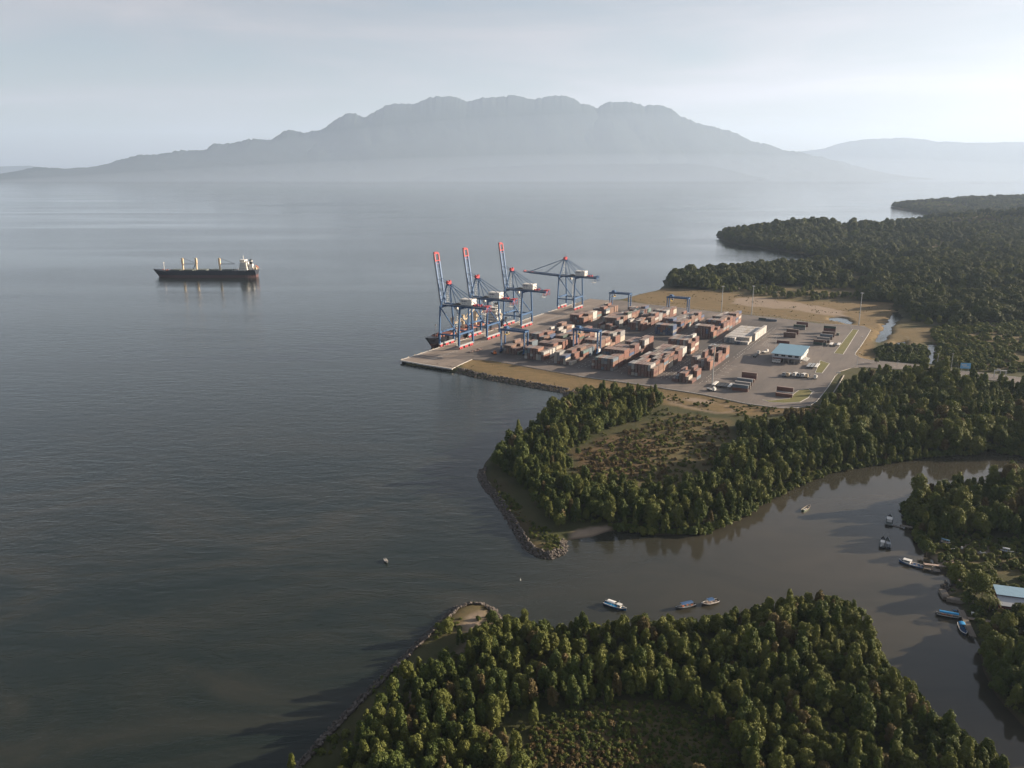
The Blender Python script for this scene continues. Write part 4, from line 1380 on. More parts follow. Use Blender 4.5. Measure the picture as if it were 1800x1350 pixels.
def leaf_cloud(r, lobes, nleaf, size, loose=.5):
    """leaf-sized faces spread over and through a set of lobes (x, y, z, rx, rz)"""
    w = np.array([q[3] * q[3] + q[3] * q[4] for q in lobes]); w /= w.sum()
    k = r.choice(len(lobes), nleaf, p=w)
    Lb = np.array(lobes)[k]
    d = r.normal(size=(nleaf, 3)); d /= np.linalg.norm(d, axis=1)[:, None]
    d[:, 2] = np.where(d[:, 2] < -.35, -d[:, 2], d[:, 2])
    rad = np.where(r.random(nleaf) < .82, r.uniform(.85, 1.08, nleaf), np.where(r.random(nleaf) < 1 - loose, r.uniform(.4, .9, nleaf), r.uniform(1.05, 1.4, nleaf)))
    pos = Lb[:, :3] + d * np.stack([Lb[:, 3], Lb[:, 3], Lb[:, 4]], 1) * rad[:, None]
    nrm = d + r.normal(size=(nleaf, 3)) * .42; nrm /= np.linalg.norm(nrm, axis=1)[:, None]
    t = np.cross(nrm, r.normal(size=(nleaf, 3))); t /= np.linalg.norm(t, axis=1)[:, None]
    b = np.cross(nrm, t)
    s = size * r.uniform(.6, 1.25, nleaf)[:, None]
    v = np.stack([pos - t * s, pos - b * s * .62 + nrm * s * .12, pos + t * s, pos + b * s * .62 + nrm * s * .12], 1).reshape(-1, 3)
    f = np.arange(nleaf * 4).reshape(-1, 4)
    return v, f


def crown_lobes(r, kind):
    L = []
    if kind == 'oval':
        w, h, z0, n = 2.0, 6.0, 2.0, 13
    elif kind == 'cone':
        w, h, z0, n = 1.9, 7.2, 1.6, 14
    elif kind == 'dome':
        w, h, z0, n = 3.1, 4.8, 2.2, 18
    elif kind == 'multi':
        w, h, z0, n = 3.2, 6.0, 2.0, 15
    elif kind == 'slim':
        w, h, z0, n = 1.15, 6.2, 1.8, 9
    elif kind == 'broad':
        w, h, z0, n = 5.2, 7.5, 3.2, 24
    else:
        w, h, z0, n = 1.3, 1.5, .1, 7
    n = int(n * (1.5 if kind != 'broad' else .8))
    for i in range(n):
        t = (i + r.random()) / n
        a = i * 2.4 + r.random() * 1.4
        if kind == 'cone': rr = w * (1 - t) ** .8
        elif kind in ('oval', 'slim'): rr = w * math.sqrt(max(0, 1 - (2 * t - .85) ** 2 / 1.4)) * .8
        elif kind == 'multi': rr = w * (.95 - .55 * t) * r.uniform(.5, 1.1)
        else: rr = w * math.sqrt(max(0, 1 - t * t)) * r.uniform(.55, 1)
        s = {'oval': .95, 'cone': .85, 'dome': 1.25, 'multi': 1.3, 'slim': .75, 'broad': 1.9}.get(kind, .62)
        s *= r.uniform(.75, 1.2)
        z = z0 + t * (h - s * .4) * .88 + s * .4
        if kind == 'multi': z += r.uniform(-.5, .9)
        s *= .84 if kind != 'broad' else 1.05
        L.append((math.cos(a) * rr * .86, math.sin(a) * rr * .86, z, s, s * (1.25 if kind in ('oval', 'slim', 'cone') else .95)))
    if kind in ('oval', 'cone', 'slim'): L.append((0, 0, z0 + h * .45, w * .55, h * .42))
    if kind in ('dome', 'broad', 'multi'): L.append((0, 0, z0 + h * .35, w * .6, h * .35))
    return L


CR = {}
NLEAF = {'oval': 2400, 'cone': 2200, 'dome': 3300, 'multi': 3500, 'slim': 1300, 'broad': 3000, 'shrub': 420}
LSZ = {'broad': .62, 'shrub': .3}
_rs = np.random.default_rng(5)
for kind in ('oval', 'cone', 'dome', 'multi', 'slim', 'broad', 'shrub'):
    for var in range(3 if kind != 'slim' else 2):
        lb = crown_lobes(_rs, kind)
        v, f = leaf_cloud(_rs, lb, NLEAF[kind], LSZ.get(kind, .3), .1 if kind == 'broad' else .5)
        for tone in (('green', 'olive', 'rust') if kind != 'broad' else ('far', 'olive')) if kind != 'shrub' else ('green', 'olive', 'brown'):
            me = bpy.data.meshes.new('crown')
            me.from_pydata(v.tolist(), [], f.tolist())
            me.materials.append(M['leaf_' + tone])
            CR[(kind, var, tone)] = me
        if kind != 'shrub':
            m = MB()
            ht = max(q[2] for q in lb) * .75
            bs = .3 if kind == 'broad' else .16
            m.tube((0, 0, -1.0), (.1, .05, ht * .5), bs, bs * .7, 7); m.tube((.1, .05, ht * .5), (0, .1, ht), bs * .7, bs * .3, 6)
            for q in lb[::3]: m.tube((.05, .03, q[2] * .5), (q[0] * .85, q[1] * .85, q[2]), bs * .4, bs * .15, 5)
            CR[(kind, var, 'trunk')] = m.mesh('trunk', [M['bark']])


def tree(kind, var, tone, x, y, z, s, rz, label, group=None, name='mangrove_tree', cat='tree', sz=1.):
    t = thing(name, label, cat, (x, y, z), rz, group)
    t.scale = (s * rnd.uniform(.85, 1.18), s * rnd.uniform(.85, 1.18), s * sz)
    link('trunk', CR[(kind, var, 'trunk')], t)
    c = link('crown', CR[(kind, var, tone)], t)
    return t, c


def scatter(name, label, pos, scl, rot, idx, sources):
    """one object: the same crowns set out over many points"""
    me = bpy.data.meshes.new(name)
    me.from_pydata(np.asarray(pos).tolist(), [], [])
    for an, ty, dat in (('s', 'FLOAT_VECTOR', np.asarray(scl, np.float32).ravel()), ('r', 'FLOAT_VECTOR', np.asarray(rot, np.float32).ravel()), ('k', 'INT', np.asarray(idx, np.int32))):
        a = me.attributes.new(an, ty, 'POINT')
        a.data.foreach_set('vector' if ty == 'FLOAT_VECTOR' else 'value', dat)
    o = link(name, me)
    ng = bpy.data.node_groups.new(name, 'GeometryNodeTree')
    ng.interface.new_socket('Geometry', in_out='INPUT', socket_type='NodeSocketGeometry')
    ng.interface.new_socket('Geometry', in_out='OUTPUT', socket_type='NodeSocketGeometry')
    N, L = ng.nodes, ng.links
    gi = N.new('NodeGroupInput'); go = N.new('NodeGroupOutput')
    jn = N.new('GeometryNodeJoinGeometry')

    def attr(nm, ty):
        a = N.new('GeometryNodeInputNamedAttribute'); a.data_type = ty; a.inputs['Name'].default_value = nm
        return next(q for q in a.outputs if q.enabled and q.name == 'Attribute')
    sa, ra, ka = attr('s', 'FLOAT_VECTOR'), attr('r', 'FLOAT_VECTOR'), attr('k', 'INT')
    er = N.new('FunctionNodeEulerToRotation'); L.new(ra, er.inputs[0])
    for i, src in enumerate(sources):
        oi = N.new('GeometryNodeObjectInfo'); oi.inputs['Object'].default_value = src; oi.inputs['As Instance'].default_value = True
        cp = N.new('FunctionNodeCompare'); cp.data_type = 'INT'; cp.operation = 'EQUAL'
        ii = [q for q in cp.inputs if q.type == 'INT']
        L.new(ka, ii[0]); ii[1].default_value = i
        ip = N.new('GeometryNodeInstanceOnPoints')
        L.new(gi.outputs[0], ip.inputs['Points']); L.new(cp.outputs[0], ip.inputs['Selection'])
        L.new(oi.outputs['Geometry'], ip.inputs['Instance'])
        L.new(er.outputs[0], ip.inputs['Rotation']); L.new(sa, ip.inputs['Scale'])
        L.new(ip.outputs[0], jn.inputs[0])
    L.new(jn.outputs[0], go.inputs[0])
    md = o.modifiers.new('scatter', 'NODES'); md.node_group = ng
    props(o, label, None, None, 'stuff')
    return o


def ground_z(x, y):
    x = np.atleast_1d(np.asarray(x, float)); y = np.atleast_1d(np.asarray(y, float))
    return land_z(x, y, land_sd(x, y))


def candidates(poly, step, seed, jit=.48):
    p = np.array(poly)
    r = np.random.default_rng(seed)
    xs = np.arange(p[:, 0].min(), p[:, 0].max(), step); ys = np.arange(p[:, 1].min(), p[:, 1].max(), step * .87)
    X, Y = np.meshgrid(xs, ys)
    X = X + (np.arange(len(ys)) % 2)[:, None] * step * .5
    X = X + r.uniform(-jit, jit, X.shape) * step; Y = Y + r.uniform(-jit, jit, Y.shape) * step
    x, y = X.ravel(), Y.ravel()
    k = sdf(x, y, poly) > 0
    return x[k], y[k]


def in_view(x, y, m=.06):
    u = x / np.maximum(1, y * _c + CAM_H * _s)
    return (np.abs(u) < .637 + m) & (y > 165)


CLEAR_FG = pts([(955, 1268), (1040, 1238), (1180, 1245), (1290, 1290), (1310, 1400), (930, 1440), (905, 1335)])
CLEAR_MID = pts([(1000, 842), (1008, 798), (1060, 765), (1120, 748), (1170, 722), (1290, 735), (1290, 800), (1245, 848), (1150, 868), (1080, 862)])
WALK_FG = pts([(880, 1070), (880, 1106), (846, 1128), (792, 1150), (734, 1204), (670, 1266), (622, 1322), (592, 1400), (480, 1420), (560, 1300), (700, 1165), (800, 1065)])
W_MID = pts([(1000, 716), (1050, 701), (1110, 691), (1150, 700), (1165, 724), (1290, 752), (1320, 754), (1400, 750), (1442, 746), (1462, 722), (1492, 686), (1525, 670),
             (1600, 674), (1700, 685), (1800, 700), (1990, 716), (1990, 816), (1800, 810), (1760, 805), (1735, 797), (1715, 808), (1640, 810), (1530, 827),
             (1460, 839), (1400, 863), (1345, 890), (1300, 922), (1230, 948), (1150, 950), (1090, 938), (1062, 925), (1000, 922), (985, 930), (955, 905), (925, 868), (890, 842), (866, 822),
             (872, 800), (898, 782), (928, 762), (952, 745), (972, 728)])
W_ISLE = pts([(1588, 892), (1628, 875), (1682, 865), (1800, 861), (1990, 865), (1990, 985), (1800, 955), (1740, 946), (1690, 956), (1645, 962), (1615, 962), (1602, 932), (1590, 912)])
W_ISLE2 = pts([(1735, 1112), (1790, 1095), (1990, 1095), (1990, 1400), (1880, 1340), (1800, 1275), (1752, 1220), (1730, 1176), (1725, 1137)])
W_FG = SPIT
nzf = lambda x, y, s, k: vnoise(x, y, s, k)

# near wood on the spit
x, y = candidates(W_FG, 3.35, 31)
sd = land_sd(x, y)
k = (sd > 1.6) & in_view(x, y, .1) & (sdf(x, y, CLEAR_FG) < nzf(x, y, 12, 4) * 8 - 2) & (sdf(x, y, WALK_FG) < nzf(x, y, 9, 8) * 3 - 1.)
k &= ~((nzf(x, y, 9, 40) < .36) & (sd > 8))
_hx, _hy, _ = at(832, 1086, 1.5)
k &= np.hypot(x - _hx, y - _hy) > 13
x, y, sd = x[k], y[k], sd[k]
z = ground_z(x, y)
trees = []
for i in range(len(x)):
    q = nr.random()
    patch = vnoise(np.array([x[i]]), np.array([y[i]]), 30, 60)[0]
    if patch > .56: kind = rnd.choices(['multi', 'dome', 'cone', 'oval'], [3, 2, 2, 3])[0]
    else: kind = rnd.choices(['oval', 'slim', 'cone', 'dome', 'multi'], [5, 4, 4, 1, 1])[0]
    tone = 'rust' if rnd.random() < .06 else 'olive' if rnd.random() < (.75 if patch > .5 else .42) else 'green'
    s = rnd.choice((rnd.uniform(.4, .7), rnd.uniform(.6, 1.0), rnd.uniform(.75, 1.15))) * (.85 if kind in ('dome', 'multi') else 1) * (.85 if sd[i] < 5 else 1)
    if kind == 'slim': s *= 1.1
    s *= .72 + .56 * vnoise(np.array([x[i]]), np.array([y[i]]), 16, 63)[0]
    if rnd.random() < .04: s *= 1.3
    wd = {'oval': 4.2, 'cone': 3.8, 'dome': 6.4, 'multi': 6.6, 'slim': 2.4}[kind] * s
    d = math.dist((x[i], y[i], z[i]), camv)
    trees.append((-wd / d, x[i], y[i], z[i], kind, rnd.randrange(3 if kind != 'slim' else 2), tone, s, rnd.uniform(0, 6.28), sd[i]))
trees.sort(key=lambda t: t[0])
clear_sd = lambda X, Y: sdf(np.array([X]), np.array([Y]), CLEAR_FG)[0]
walk_sd = lambda X, Y: sdf(np.array([X]), np.array([Y]), WALK_FG)[0]
KADJ = {'oval': 'oval', 'cone': 'pointed', 'dome': 'domed', 'multi': 'lobed', 'slim': 'slender'}
crown_of = {}
NT = 288
lab_n = {}
for t in trees[:NT]:
    _, X, Y, Z, kind, var, tone, s, rz, sdt = t
    size = 'small' if s < .62 else 'tall' if s > .95 else 'medium'
    hue = {'olive': 'olive', 'green': 'dark green', 'rust': 'rusty'}[tone]
    dclear = clear_sd(X, Y); dwalk = walk_sd(X, Y)
    if dclear > -8: ring = 'edging the clearing'
    elif dwalk > -6: ring = 'edging the wall path'
    elif sdt < 5: ring = 'on the bank'
    elif sdt < 10: ring = 'behind the bank'
    elif dclear > -16: ring = 'behind the clearing edge'
    else: ring = 'deep in the wood'
    marks = [((862, 1085), 'by the spit head'), ((960, 1110), 'short of the white boat'), ((1080, 1108), 'opposite the white boat'), ((1220, 1100), 'opposite the pair of boats'),
             ((1360, 1075), 'past the pair of boats'), ((1490, 1075), 'at the creek bend'), ((1560, 1185), 'facing the timber jetty'), ((1660, 1290), 'facing the dark far bank'), ((640, 1290), 'by the lower sea wall'),
             ((740, 1190), 'by the middle sea wall'), ((860, 1250), 'west of the brown clearing'), ((1080, 1200), 'behind the brown clearing'), ((1380, 1250), 'east of the brown clearing'), ((1480, 1330), 'at its foot'),
             ((780, 1330), 'at its western foot'), ((1240, 1170), 'at its middle'), ((1420, 1150), 'behind the creek bend')]
    mk = min(marks, key=lambda q: math.dist(at(*q[0], 1.5)[:2], (X, Y)))[1]
    if 'clearing' in ring and 'brown clearing' in mk: mk = mk.replace('the brown clearing', 'it')
    if ring != 'deep in the wood' and mk.startswith('at its'): mk = mk.replace('its', 'the spit')
    lab = f"{size} {KADJ[kind]} {hue} mangrove {ring}, {mk}"
    lab_n.setdefault(lab, []).append((X, Y))
    t_, c = tree(kind, var, tone, X, Y, Z - .2, s, rz, lab, 'mangroves of the near spit wood', sz=rnd.choice((rnd.uniform(.85, 1.1), rnd.uniform(1.0, 1.45))))
    crown_of.setdefault((kind, var, tone), c)
for lab, where in lab_n.items():
    if len(where) < 2: continue
    same = sorted((o for o in bpy.data.objects if o.get('label') == lab), key=lambda o: o.location.x)
    n = len(same)
    for i, o in enumerate(same):
        w = ['western', 'eastern'][i] if n == 2 else 'westernmost' if i == 0 else 'easternmost' if i == n - 1 else ORD[i] + ' from the west'
        new = f"{lab}, {w}"
        if len(new.split()) > 16: new = f"{w} {lab}" if len(w.split()) == 1 else new.replace(' mangrove', '')
        if len(new.split()) > 16: new = f"{lab.replace('deep in the wood', 'inside').replace('behind the clearing edge', 'inside')}, {w}"
        if len(new.split()) <= 16: o['label'] = new
# single trees that stand apart
for px, py, kind, tone, s, lab in ((785, 1117, 'dome', 'olive', .95, 'round lone tree by the stone wall below the spit head'), (715, 1200, 'oval', 'olive', 1.1, 'single upright tree beside the stone wall path'),
                                   (865, 1098, 'dome', 'green', .8, 'low dark tree on the spit head beside the bare earth'),
                                   (984, 927, 'dome', 'olive', 1.05, 'bushy sunlit tree beside the little beach across the channel'), (966, 912, 'cone', 'olive', 1.1, 'pointed tree in the row above the little beach'),
                                   (958, 898, 'oval', 'olive', 1.0, 'upright tree behind the pointed one above the little beach'), (940, 888, 'multi', 'green', .9, 'spreading tree at the inland end of the row above the little beach'),
                                   (1540, 641, 'dome', 'green', .75, 'small round tree standing alone at the road junction'), 
                                   (1629, 972, 'dome', 'green', 1.0, 'dark bushy tree on the bank beyond the blue boat jetty'),
                                   (1680, 1022, 'broad', 'olive', .75, 'wide tree overhanging the bank above the grey pier'), (1716, 1045, 'broad', 'olive', .95, 'big bushy tree beside the blue roofed house'),
                                   (1726, 1052, 'multi', 'olive', 1.2, 'leafy tree at the corner of the blue roofed house'), (1757, 1112, 'broad', 'olive', .7, 'sunlit tree in front of the maroon wall'),
                                   (1790, 1100, 'broad', 'far', .8, 'dark spreading tree below the blue roofed house'), (1730, 1128, 'multi', 'olive', 1.0, 'tree at the waterside behind the blue open boat'),
                                   (1745, 1150, 'broad', 'olive', .8, 'tall sunlit tree on the bank below the village')):
    X, Y, _ = at(px, py, 1.5)
    Z = max(.4, float(ground_z(X, Y)[0]))
    if abs(X - 1e9) and sdf(np.array([X]), np.array([Y]), PAVED)[0] > 0: Z = YZ
    _, c = tree(kind, rnd.randrange(3), tone, X, Y, Z - .2, s, rnd.uniform(0, 6), lab, name='broadleaf_tree')
for key in list(CR):
    if key[2] != 'trunk' and key not in crown_of:
        crown_of[key] = next((o for o in bpy.data.objects if o.data == CR[key]), None)
# any crown still without a standing example gets one in the woods behind
_spare = 0
for key in list(CR):
    if key[2] == 'trunk' or key[0] == 'shrub' or crown_of.get(key): continue
    X, Y, _ = at(1490 + 24 * (_spare % 9), 712 + 26 * (_spare // 9), 1.5); _spare += 1
    _, c = tree(key[0], key[1], key[2], X, Y, 1.2, 1.0, 1.0, f"{KADJ.get(key[0], 'broad crowned')} {'dark green' if key[2] in ('green', 'far') else 'rusty' if key[2] == 'rust' else 'olive'} tree {['standing', 'rooted', 'growing'][key[1]]} in the wood below the causeway road", 'trees below the causeway road')
    crown_of[key] = c
# shrubs that serve as examples, each a plant of its own
for key in [q for q in CR if q[0] == 'shrub']:
    X, Y, _ = at(1010 + 40 * key[1] + 12 * ['green', 'olive', 'brown'].index(key[2]), 1262 + 14 * key[1], 1.5)
    t = thing('shrub', f"{ {'green': 'dark green', 'olive': 'olive', 'brown': 'rusty brown'}[key[2]] } {['low', 'spreading', 'rounded'][key[1]]} shrub in the near spit clearing", 'shrub', (X, Y, float(ground_z(X, Y)[0])), 0, 'shrubs in the near clearing')
    crown_of[key] = link('foliage', CR[key], t)

KEYS_N = [q for q in CR if q[0] in ('oval', 'cone', 'dome', 'multi', 'slim') and q[2] != 'trunk']
KI = {q: i for i, q in enumerate(KEYS_N)}
P_, S_, R_, I_ = [], [], [], []


def add_near(x, y, z, kind, var, tone, s, rz, sz=1.):
    P_.append((x, y, z)); S_.append((s * rnd.uniform(.82, 1.2), s * rnd.uniform(.82, 1.2), s * sz)); R_.append((rnd.gauss(0, .05), rnd.gauss(0, .05), rz)); I_.append(KI[(kind, var, tone)])


for t in trees[NT:]:
    add_near(t[1], t[2], t[3] - .5, t[4], t[5], t[6], t[7], t[8], rnd.uniform(.9, 1.4))
# woods across the channel, on the islet and along the creek
for poly, step, seed in ((W_MID, 5.1, 41), (W_ISLE, 4.7, 42), (W_ISLE2, 4.7, 43)):
    x, y = candidates(poly, step, seed)
    sd = land_sd(x, y); z = ground_z(x, y)
    dry, sand, br = cover(x, y)
    nn = nzf(x, y, 15, 44)
    k = (sd > .1) & in_view(x, y, .1) & (sdf(x, y, PAVED) < -6) & (dry < .35) & (sand < .3)
    k &= (sdf(x, y, CLEAR_MID) < nn * 26 - 14) | ((nzf(x, y, 8, 46) > .66) & (x < 1e9))
    k &= ~((nzf(x, y, 10, 47) < .27) & (sd > 14))
    pt = nzf(x, y, 34, 61); hv = nzf(x, y, 19, 64)
    for i in np.nonzero(k)[0]:
        inclear = sdf(np.array([x[i]]), np.array([y[i]]), CLEAR_MID)[0] > 0
        if inclear and rnd.random() < .97: continue
        kind = rnd.choices(['multi', 'dome', 'oval', 'cone', 'slim'], [3, 3, 3, 2, 1] if pt[i] > .5 else [1.5, 1.5, 4, 3, 3])[0]
        tone = 'rust' if rnd.random() < .04 else 'olive' if rnd.random() < (.62 if pt[i] > .5 else .36) else 'green'
        s = rnd.choice((rnd.uniform(.5, .8), rnd.uniform(.75, 1.15), rnd.uniform(.9, 1.35))) * (1.08 if y[i] > 420 else 1) * (.6 if inclear else 1) * (1.3 if pt[i] > .5 and x[i] > 190 and rnd.random() < .5 else 1) * (.8 if sd[i] < 4 else 1) * (.7 + .6 * hv[i])
        add_near(x[i], y[i], z[i] - .7, kind, rnd.randrange(3 if kind != 'slim' else 2), tone, s, rnd.uniform(0, 6.28), rnd.uniform(.95, 1.5))
scatter('mangrove_forest', 'mass of mangroves filling the woods round the channel and creek', P_, S_, R_, I_, [crown_of[q] for q in KEYS_N])
print('near forest', len(P_))

# forest of the hills and the far shores
KEYS_F = [q for q in CR if q[0] in ('broad', 'multi') and q[2] != 'trunk']
KF = {q: i for i, q in enumerate(KEYS_F)}
P_, S_, R_, I_ = [], [], [], []
SCRUB = pts([(1632, 578), (1720, 572), (1800, 568), (1990, 566), (1990, 672), (1800, 662), (1700, 652), (1640, 645), (1646, 610)])
BUSHROW = pts([(1538, 617), (1560, 612), (1620, 613), (1632, 622), (1628, 643), (1548, 636)])
for (y0, y1, step, sc) in ((700, 1500, 9.0, 1.45), (1500, 2600, 11.0, 1.75), (2600, 4600, 14.5, 2.2), (4600, 7500, 22, 3.0)):
    x, y = candidates([(60, y0), (5500, y0), (5500, y1), (60, y1)], step, int(y0))
    v = in_view(x, y, .03); x, y = x[v], y[v]
    sd = land_sd(x, y)
    k = sd > (9 if y0 < 1000 else 5 if y0 < 2000 else 8); x, y, sd = x[k], y[k], sd[k]
    dry, sand, br = cover(x, y)
    dp = sdf(x, y, PAVED)
    sb = sdf(x, y, SCRUB); bw = sdf(x, y, BUSHROW); mid = sdf(x, y, W_MID)
    nn = nzf(x, y, 60, 71)
    low_ = nzf(x, y, 140, 78)
    k = ((dry < .06) | ((y > 900) & (dry < .46) & (low_ < .47))) & (sand < .1) & (dp < -16) & (mid < -3)
    k &= ~((low_ < .46) & (y > 900) & (nzf(x, y, 30, 79) < .46))
    k &= ~((sb > 0) & (nn < .8)) & ~((y < 840) & (sb < 0) & (bw < 0))
    k &= ~((nzf(x, y, 22, 77) < .24) & (sd > 30))
    x, y, sd, nn, bw = x[k], y[k], sd[k], nn[k], bw[k]
    z = ground_z(x, y)
    low = nzf(x, y, 140, 78)
    for i in range(len(x)):
        tall = low[i] > .47 or (sd[i] < 70 and y[i] > 1150)
        kind = 'broad' if rnd.random() < (.85 if tall else .5) else 'multi'
        if tall: tone = 'far' if kind == 'broad' else 'green'
        else: tone = 'olive' if rnd.random() < .75 else ('far' if kind == 'broad' else 'green')
        if tall and rnd.random() < .08: tone = 'olive'
        s = sc * (.78 if kind == 'broad' else 1.05) * (rnd.choice((rnd.uniform(.7, 1.0), rnd.uniform(1.0, 1.5))) if tall else rnd.uniform(.38, .72))
        if bw[i] > 0: s *= .42
        if sd[i] < 16: s *= .85
        P_.append((x[i], y[i], z[i] - 1.6 * s)); S_.append((s, s, s * (rnd.uniform(.85, 1.35) if y0 < 2000 else rnd.uniform(.75, 1.05)))); R_.append((0, 0, rnd.uniform(0, 6.28))); I_.append(KF[(kind, rnd.randrange(3), tone)])
scatter('hill_forest', 'dense forest covering the far shores, headlands and low hills', P_, S_, R_, I_, [crown_of[q] for q in KEYS_F])
print('far forest', len(P_))

# undergrowth, scrub, weeds
KEYS_S = [q for q in CR if q[0] == 'shrub']
KS = {q: i for i, q in enumerate(KEYS_S)}


def shrubs(name, label, sets):
    P_, S_, R_, I_ = [], [], [], []
    for poly, step, seed, dens, tones, smin, smax in sets:
        x, y = candidates(poly, step, seed)
        v = in_view(x, y, .08); x, y = x[v], y[v]
        sd = land_sd(x, y); nn = nzf(x, y, 11, seed + 5)
        dp = sdf(x, y, PAVED)
        k = (sd > 1.2) & (nn > 1 - dens) & (dp < -1.5)
        if seed == 3: k &= sdf(x, y, CLEAR_MID) < -2
        if seed == 4: k &= sdf(x, y, CLEAR_FG) < -2
        if name == 'undergrowth': k &= (sdf(x, y, WALK_FG) < -1) | (nn > .56)
        x, y = x[k], y[k]; z = ground_z(x, y)
        for i in range(len(x)):
            s = rnd.uniform(smin, smax)
            P_.append((x[i], y[i], z[i] - .1)); S_.append((s, s, s * rnd.uniform(.6, 1.2))); R_.append((0, 0, rnd.uniform(0, 6.28)))
            I_.append(KS[('shrub', rnd.randrange(3), rnd.choice(tones))])
    if name == 'undergrowth':
        for line in (BANK_MAIN, BANK_ISLE, BANK_SPIT):
            for (ax, ay), (bx, by) in zip(line[:-1], line[1:]):
                L = math.hypot(bx - ax, by - ay)
                for q in np.arange(0, L, 1.5):
                    t = q / L
                    x, y = ax + (bx - ax) * t + rnd.uniform(-1.6, 1.6), ay + (by - ay) * t + rnd.uniform(-1.6, 1.6)
                    s = rnd.uniform(.8, 1.9)
                    P_.append((x, y, rnd.uniform(-.1, .4))); S_.append((s, s, s * rnd.uniform(.8, 1.3))); R_.append((0, 0, rnd.uniform(0, 6.28)))
                    I_.append(KS[('shrub', rnd.randrange(3), rnd.choice([G_, G_, O_]))])
    scatter(name, label, P_, S_, R_, I_, [crown_of[q] for q in KEYS_S])
    print(name, len(P_))


G_, O_, B_ = 'green', 'olive', 'brown'
BANK_MAIN = pts([(1085, 931), (1150, 940), (1230, 938), (1300, 914), (1345, 881), (1400, 854), (1460, 830), (1530, 818), (1640, 802), (1715, 799), (1735, 788), (1760, 797), (1800, 802), (1980, 809)])
BANK_ISLE = pts([(1980, 862), (1800, 858), (1680, 862), (1625, 872), (1592, 892), (1598, 915), (1612, 935), (1622, 962)])
BANK_SPIT = pts([(890, 1098), (960, 1112), (1030, 1109), (1130, 1114), (1200, 1107), (1290, 1094), (1400, 1069), (1470, 1062), (1503, 1085), (1522, 1122), (1540, 1158), (1590, 1213), (1640, 1273), (1690, 1310), (1775, 1362)])
TIPW = pts([(868, 850), (890, 868), (930, 910), (960, 930), (985, 950), (990, 972), (960, 976), (935, 962), (905, 922), (880, 885)])
shrubs('undergrowth', 'low green undergrowth covering the clearings and wood floors',
       [(CLEAR_FG, 1.7, 1, .64, [G_, G_, O_], .25, .8), (CLEAR_MID, 3.4, 2, .4, [G_, O_, O_], .3, .8), (W_MID, 4.0, 3, .6, [G_, G_, O_], .6, 1.3), (SPIT, 3.0, 4, .62, [G_, O_], .4, 1.0),
        (TIPW, 2.0, 5, .5, [G_, O_], .3, .8), (SCRUB, 5.2, 6, .6, [G_, O_, O_], .8, 2.8), (BUSHROW, 3.2, 7, .9, [G_], 1., 2.2), (ISLE, 3.2, 8, .62, [G_, O_], .5, 1.5),
        (pts([(1150, 700), (1290, 735), (1330, 737), (1430, 733), (1440, 720), (1300, 712), (1200, 698)]), 4., 9, .48, [G_, O_], .4, 1.),
        (pts([(1000, 690), (1020, 682), (1100, 690), (1090, 700), (1000, 715)]), 4., 10, .5, [O_, G_], .5, 1.2)])
shrubs('brown_scrub', 'rusty brown dry scrub and weeds in the clearings and on the ochre fields',
       [(Z_BROWN[0], 2.2, 21, .5, [B_, B_, O_], .22, .6), (Z_BROWN[1], 1.5, 22, .62, [B_, B_, O_], .3, .8), (Z_BROWN[2], 2.4, 23, .5, [B_, O_], .3, .6),
        (Z_DRY[1][0], 6, 24, .36, [B_, B_, O_], .25, .6), (Z_DRY[0][0], 5, 25, .3, [B_, B_, O_], .2, .45), (Z_DRY[2][0], 4.5, 26, .6, [B_, O_], .5, 1.3)])

# ------------------------------------------------------------------ stone revetments
M['rock'] = paint('rock', (.095, .082, .072), .9, .5, (.045, .04, .036), .8, dust_sun=.28, dust_sun_col=(.34, .3, .26))  # paler upward faces paint in the sunlit tops of the boulders
_ico = bmesh.new(); bmesh.ops.create_icosphere(_ico, subdivisions=1, radius=1)
_iv = np.array([v.co[:] for v in _ico.verts]); _if = [tuple(v.index for v in f.verts) for f in _ico.faces]; _ico.free()


def revetment(name, label, line, width, per_m, smin, smax, top, side):
    p = pts(line); vs, fs = [], []; n0 = 0
    for (ax, ay), (bx, by) in zip(p[:-1], p[1:]):
        L = math.hypot(bx - ax, by - ay)
        nx, ny = -(by - ay) / L * side, (bx - ax) / L * side          # towards the land
        for i in range(int(L * per_m)):
            t = rnd.random(); w = rnd.random()
            s = rnd.uniform(smin, smax) * (1.25 if w > .85 else 1)
            x = ax + (bx - ax) * t + nx * (w * width - 1.2); y = ay + (by - ay) * t + ny * (w * width - 1.2)
            z = -.35 + w * (top + .35) + rnd.uniform(-.15, .2)
            v = _iv * (nr.uniform(.65, 1.2, 3) * s) * (1 + nr.normal(size=(len(_iv), 1)) * .13)
            a = rnd.uniform(0, 6.28); c, s_ = math.cos(a), math.sin(a)
            v = np.stack([v[:, 0] * c - v[:, 1] * s_ + x, v[:, 0] * s_ + v[:, 1] * c + y, v[:, 2] + z], 1)
            vs.append(v); fs += [tuple(q + n0 for q in f) for f in _if]; n0 += len(v)
    me = bpy.data.meshes.new(name); me.from_pydata(np.concatenate(vs).tolist(), [], fs); me.materials.append(M['rock'])
    return props(link(name, me), label, None, None, 'stuff')


